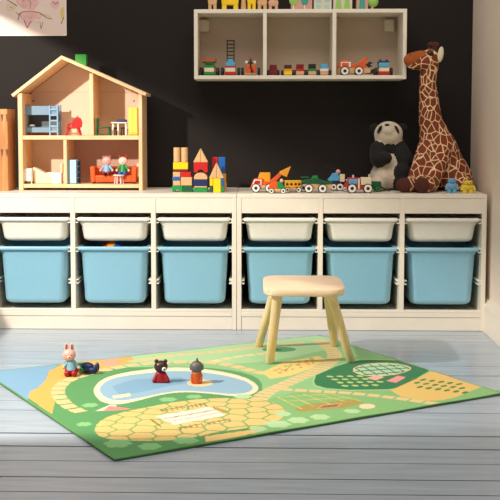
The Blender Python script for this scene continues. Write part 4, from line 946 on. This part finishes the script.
b = MB(); b.ell(w3(431, 53.8, .189), (.0125, .007, .009), 18, Matrix.Rotation(R(15), 3, 'Y')); e = b.build('eye', mat('glossy_black', (14, 10, 8), .1), t)
b = MB(); b.ell(w3(434, 52.4, .1835), (.003, .002, .003), 10); b.build('eye_glint', WHT, e)
for px in (410,): b = MB(); b.ell(w3(px, 54.5, .182), (.004, .003, .002), 10); b.build('nostril', DBF, t)
# ============================================================ PANDA
t = thing('plush_panda', 'black and white plush panda slumped beside the giraffe', 'plush toy', (W(389, 170, .27).x, .27, FZ))
Yp = .27
Pn = [('e', w3(388, 166, Yp+.01), (.062, .062, .085), 0), ('e', lowz(385, Yp, .058), (.064, .07, .058), 0), ('e', w3(388.5, 134.5, Yp), (.061, .055, .056), 0), ('c', w3(388, 150, Yp+.015), w3(388, 142, Yp+.01), .055, .05, 1),
      ('c', w3(398, 149, Yp), w3(405, 160, Yp-.03), .040, .036, 1), ('c', w3(379, 150, Yp-.01), w3(378, 159, Yp-.045), .040, .034, 1), ('c', w3(378, 159, Yp-.045), w3(386, 158, Yp-.07), .032, .026, 1),
      ('e', w3(402.5, 173, Yp-.06), (.034, .035, .042), 1), ('c', lowz(400, Yp-.03, .04), lowz(404, Yp-.07, .036), .038, .034, 1),
      ('c', lowz(380, Yp-.04, .036), lowz(378, Yp-.09, .032), .036, .032, 0), ('e', w3(388, 130, Yp-.035), (.030, .030, .026), 0)]
blob('body', Pn, [WHF, BKF], t, .0055, 5)
for px, py in ((374.5, 128), (402.5, 128)): b = MB(); b.ell(w3(px, py, Yp+.03), (.02, .012, .02), 18); b.build('ear', BKF, t)
for px, a in ((379.5, -28), (397, 28)): b = MB(); b.ell(w3(px, 129.5, Yp-.042), (.0062, .012, .019), 18, Matrix.Rotation(R(-a), 3, 'Y')); b.build('eye_patch', BKF, t)
b = MB(); b.ell(w3(387, 124.8, Yp-.055), (.010, .006, .0045), 16); b.build('nose', BKF, t)
# ============================================================ LIGHT / WORLD / CAMERA
def light(name, typ, loc, energy, col, **kw):
    l = bpy.data.lights.new(name, typ); l.energy = energy; l.color = col
    for a, v in kw.items(): setattr(l, a, v)
    o = bpy.data.objects.new(name, l); COL.objects.link(o); o.location = loc; return o
light('key_lamp_left', 'POINT', (-1.77, -1.63, 1.65), 280, (1, .90, .80), shadow_soft_size=.035)  # key lamp, shining through the opening in the added gobo wall
o = light('soft_fill_light', 'AREA', (-.1, -2.0, 3.5), 62, (1, .885, .79), shape='RECTANGLE', size=2.6, size_y=1.6)  # added overhead fill, no fixture modelled for it
o.rotation_euler = (Vector((-.1, .2, .5))-Vector(o.location)).to_track_quat('-Z', 'Y').to_euler()
w = bpy.data.worlds.new('room_air'); bpy.context.scene.world = w; w.use_nodes = True
bg = w.node_tree.nodes['Background']; bg.inputs[0].default_value = (.95, .97, 1, 1); bg.inputs[1].default_value = .31
cd = bpy.data.cameras.new('camera'); cam = bpy.data.objects.new('camera', cd); COL.objects.link(cam)
cam.location = CAM; cam.rotation_euler = (math.pi/2-PITCH, 0, YAW); cd.sensor_width = 36; cd.lens = F/500*36; cd.shift_y = -(250-CY)/500; cd.shift_x = (250-CX)/500; cd.clip_start = .05
sc = bpy.context.scene; sc.camera = cam
vs = sc.view_settings; vs.view_transform = 'Standard'; vs.look = 'None'; vs.exposure = 0; vs.gamma = 1; vs.use_curve_mapping = False
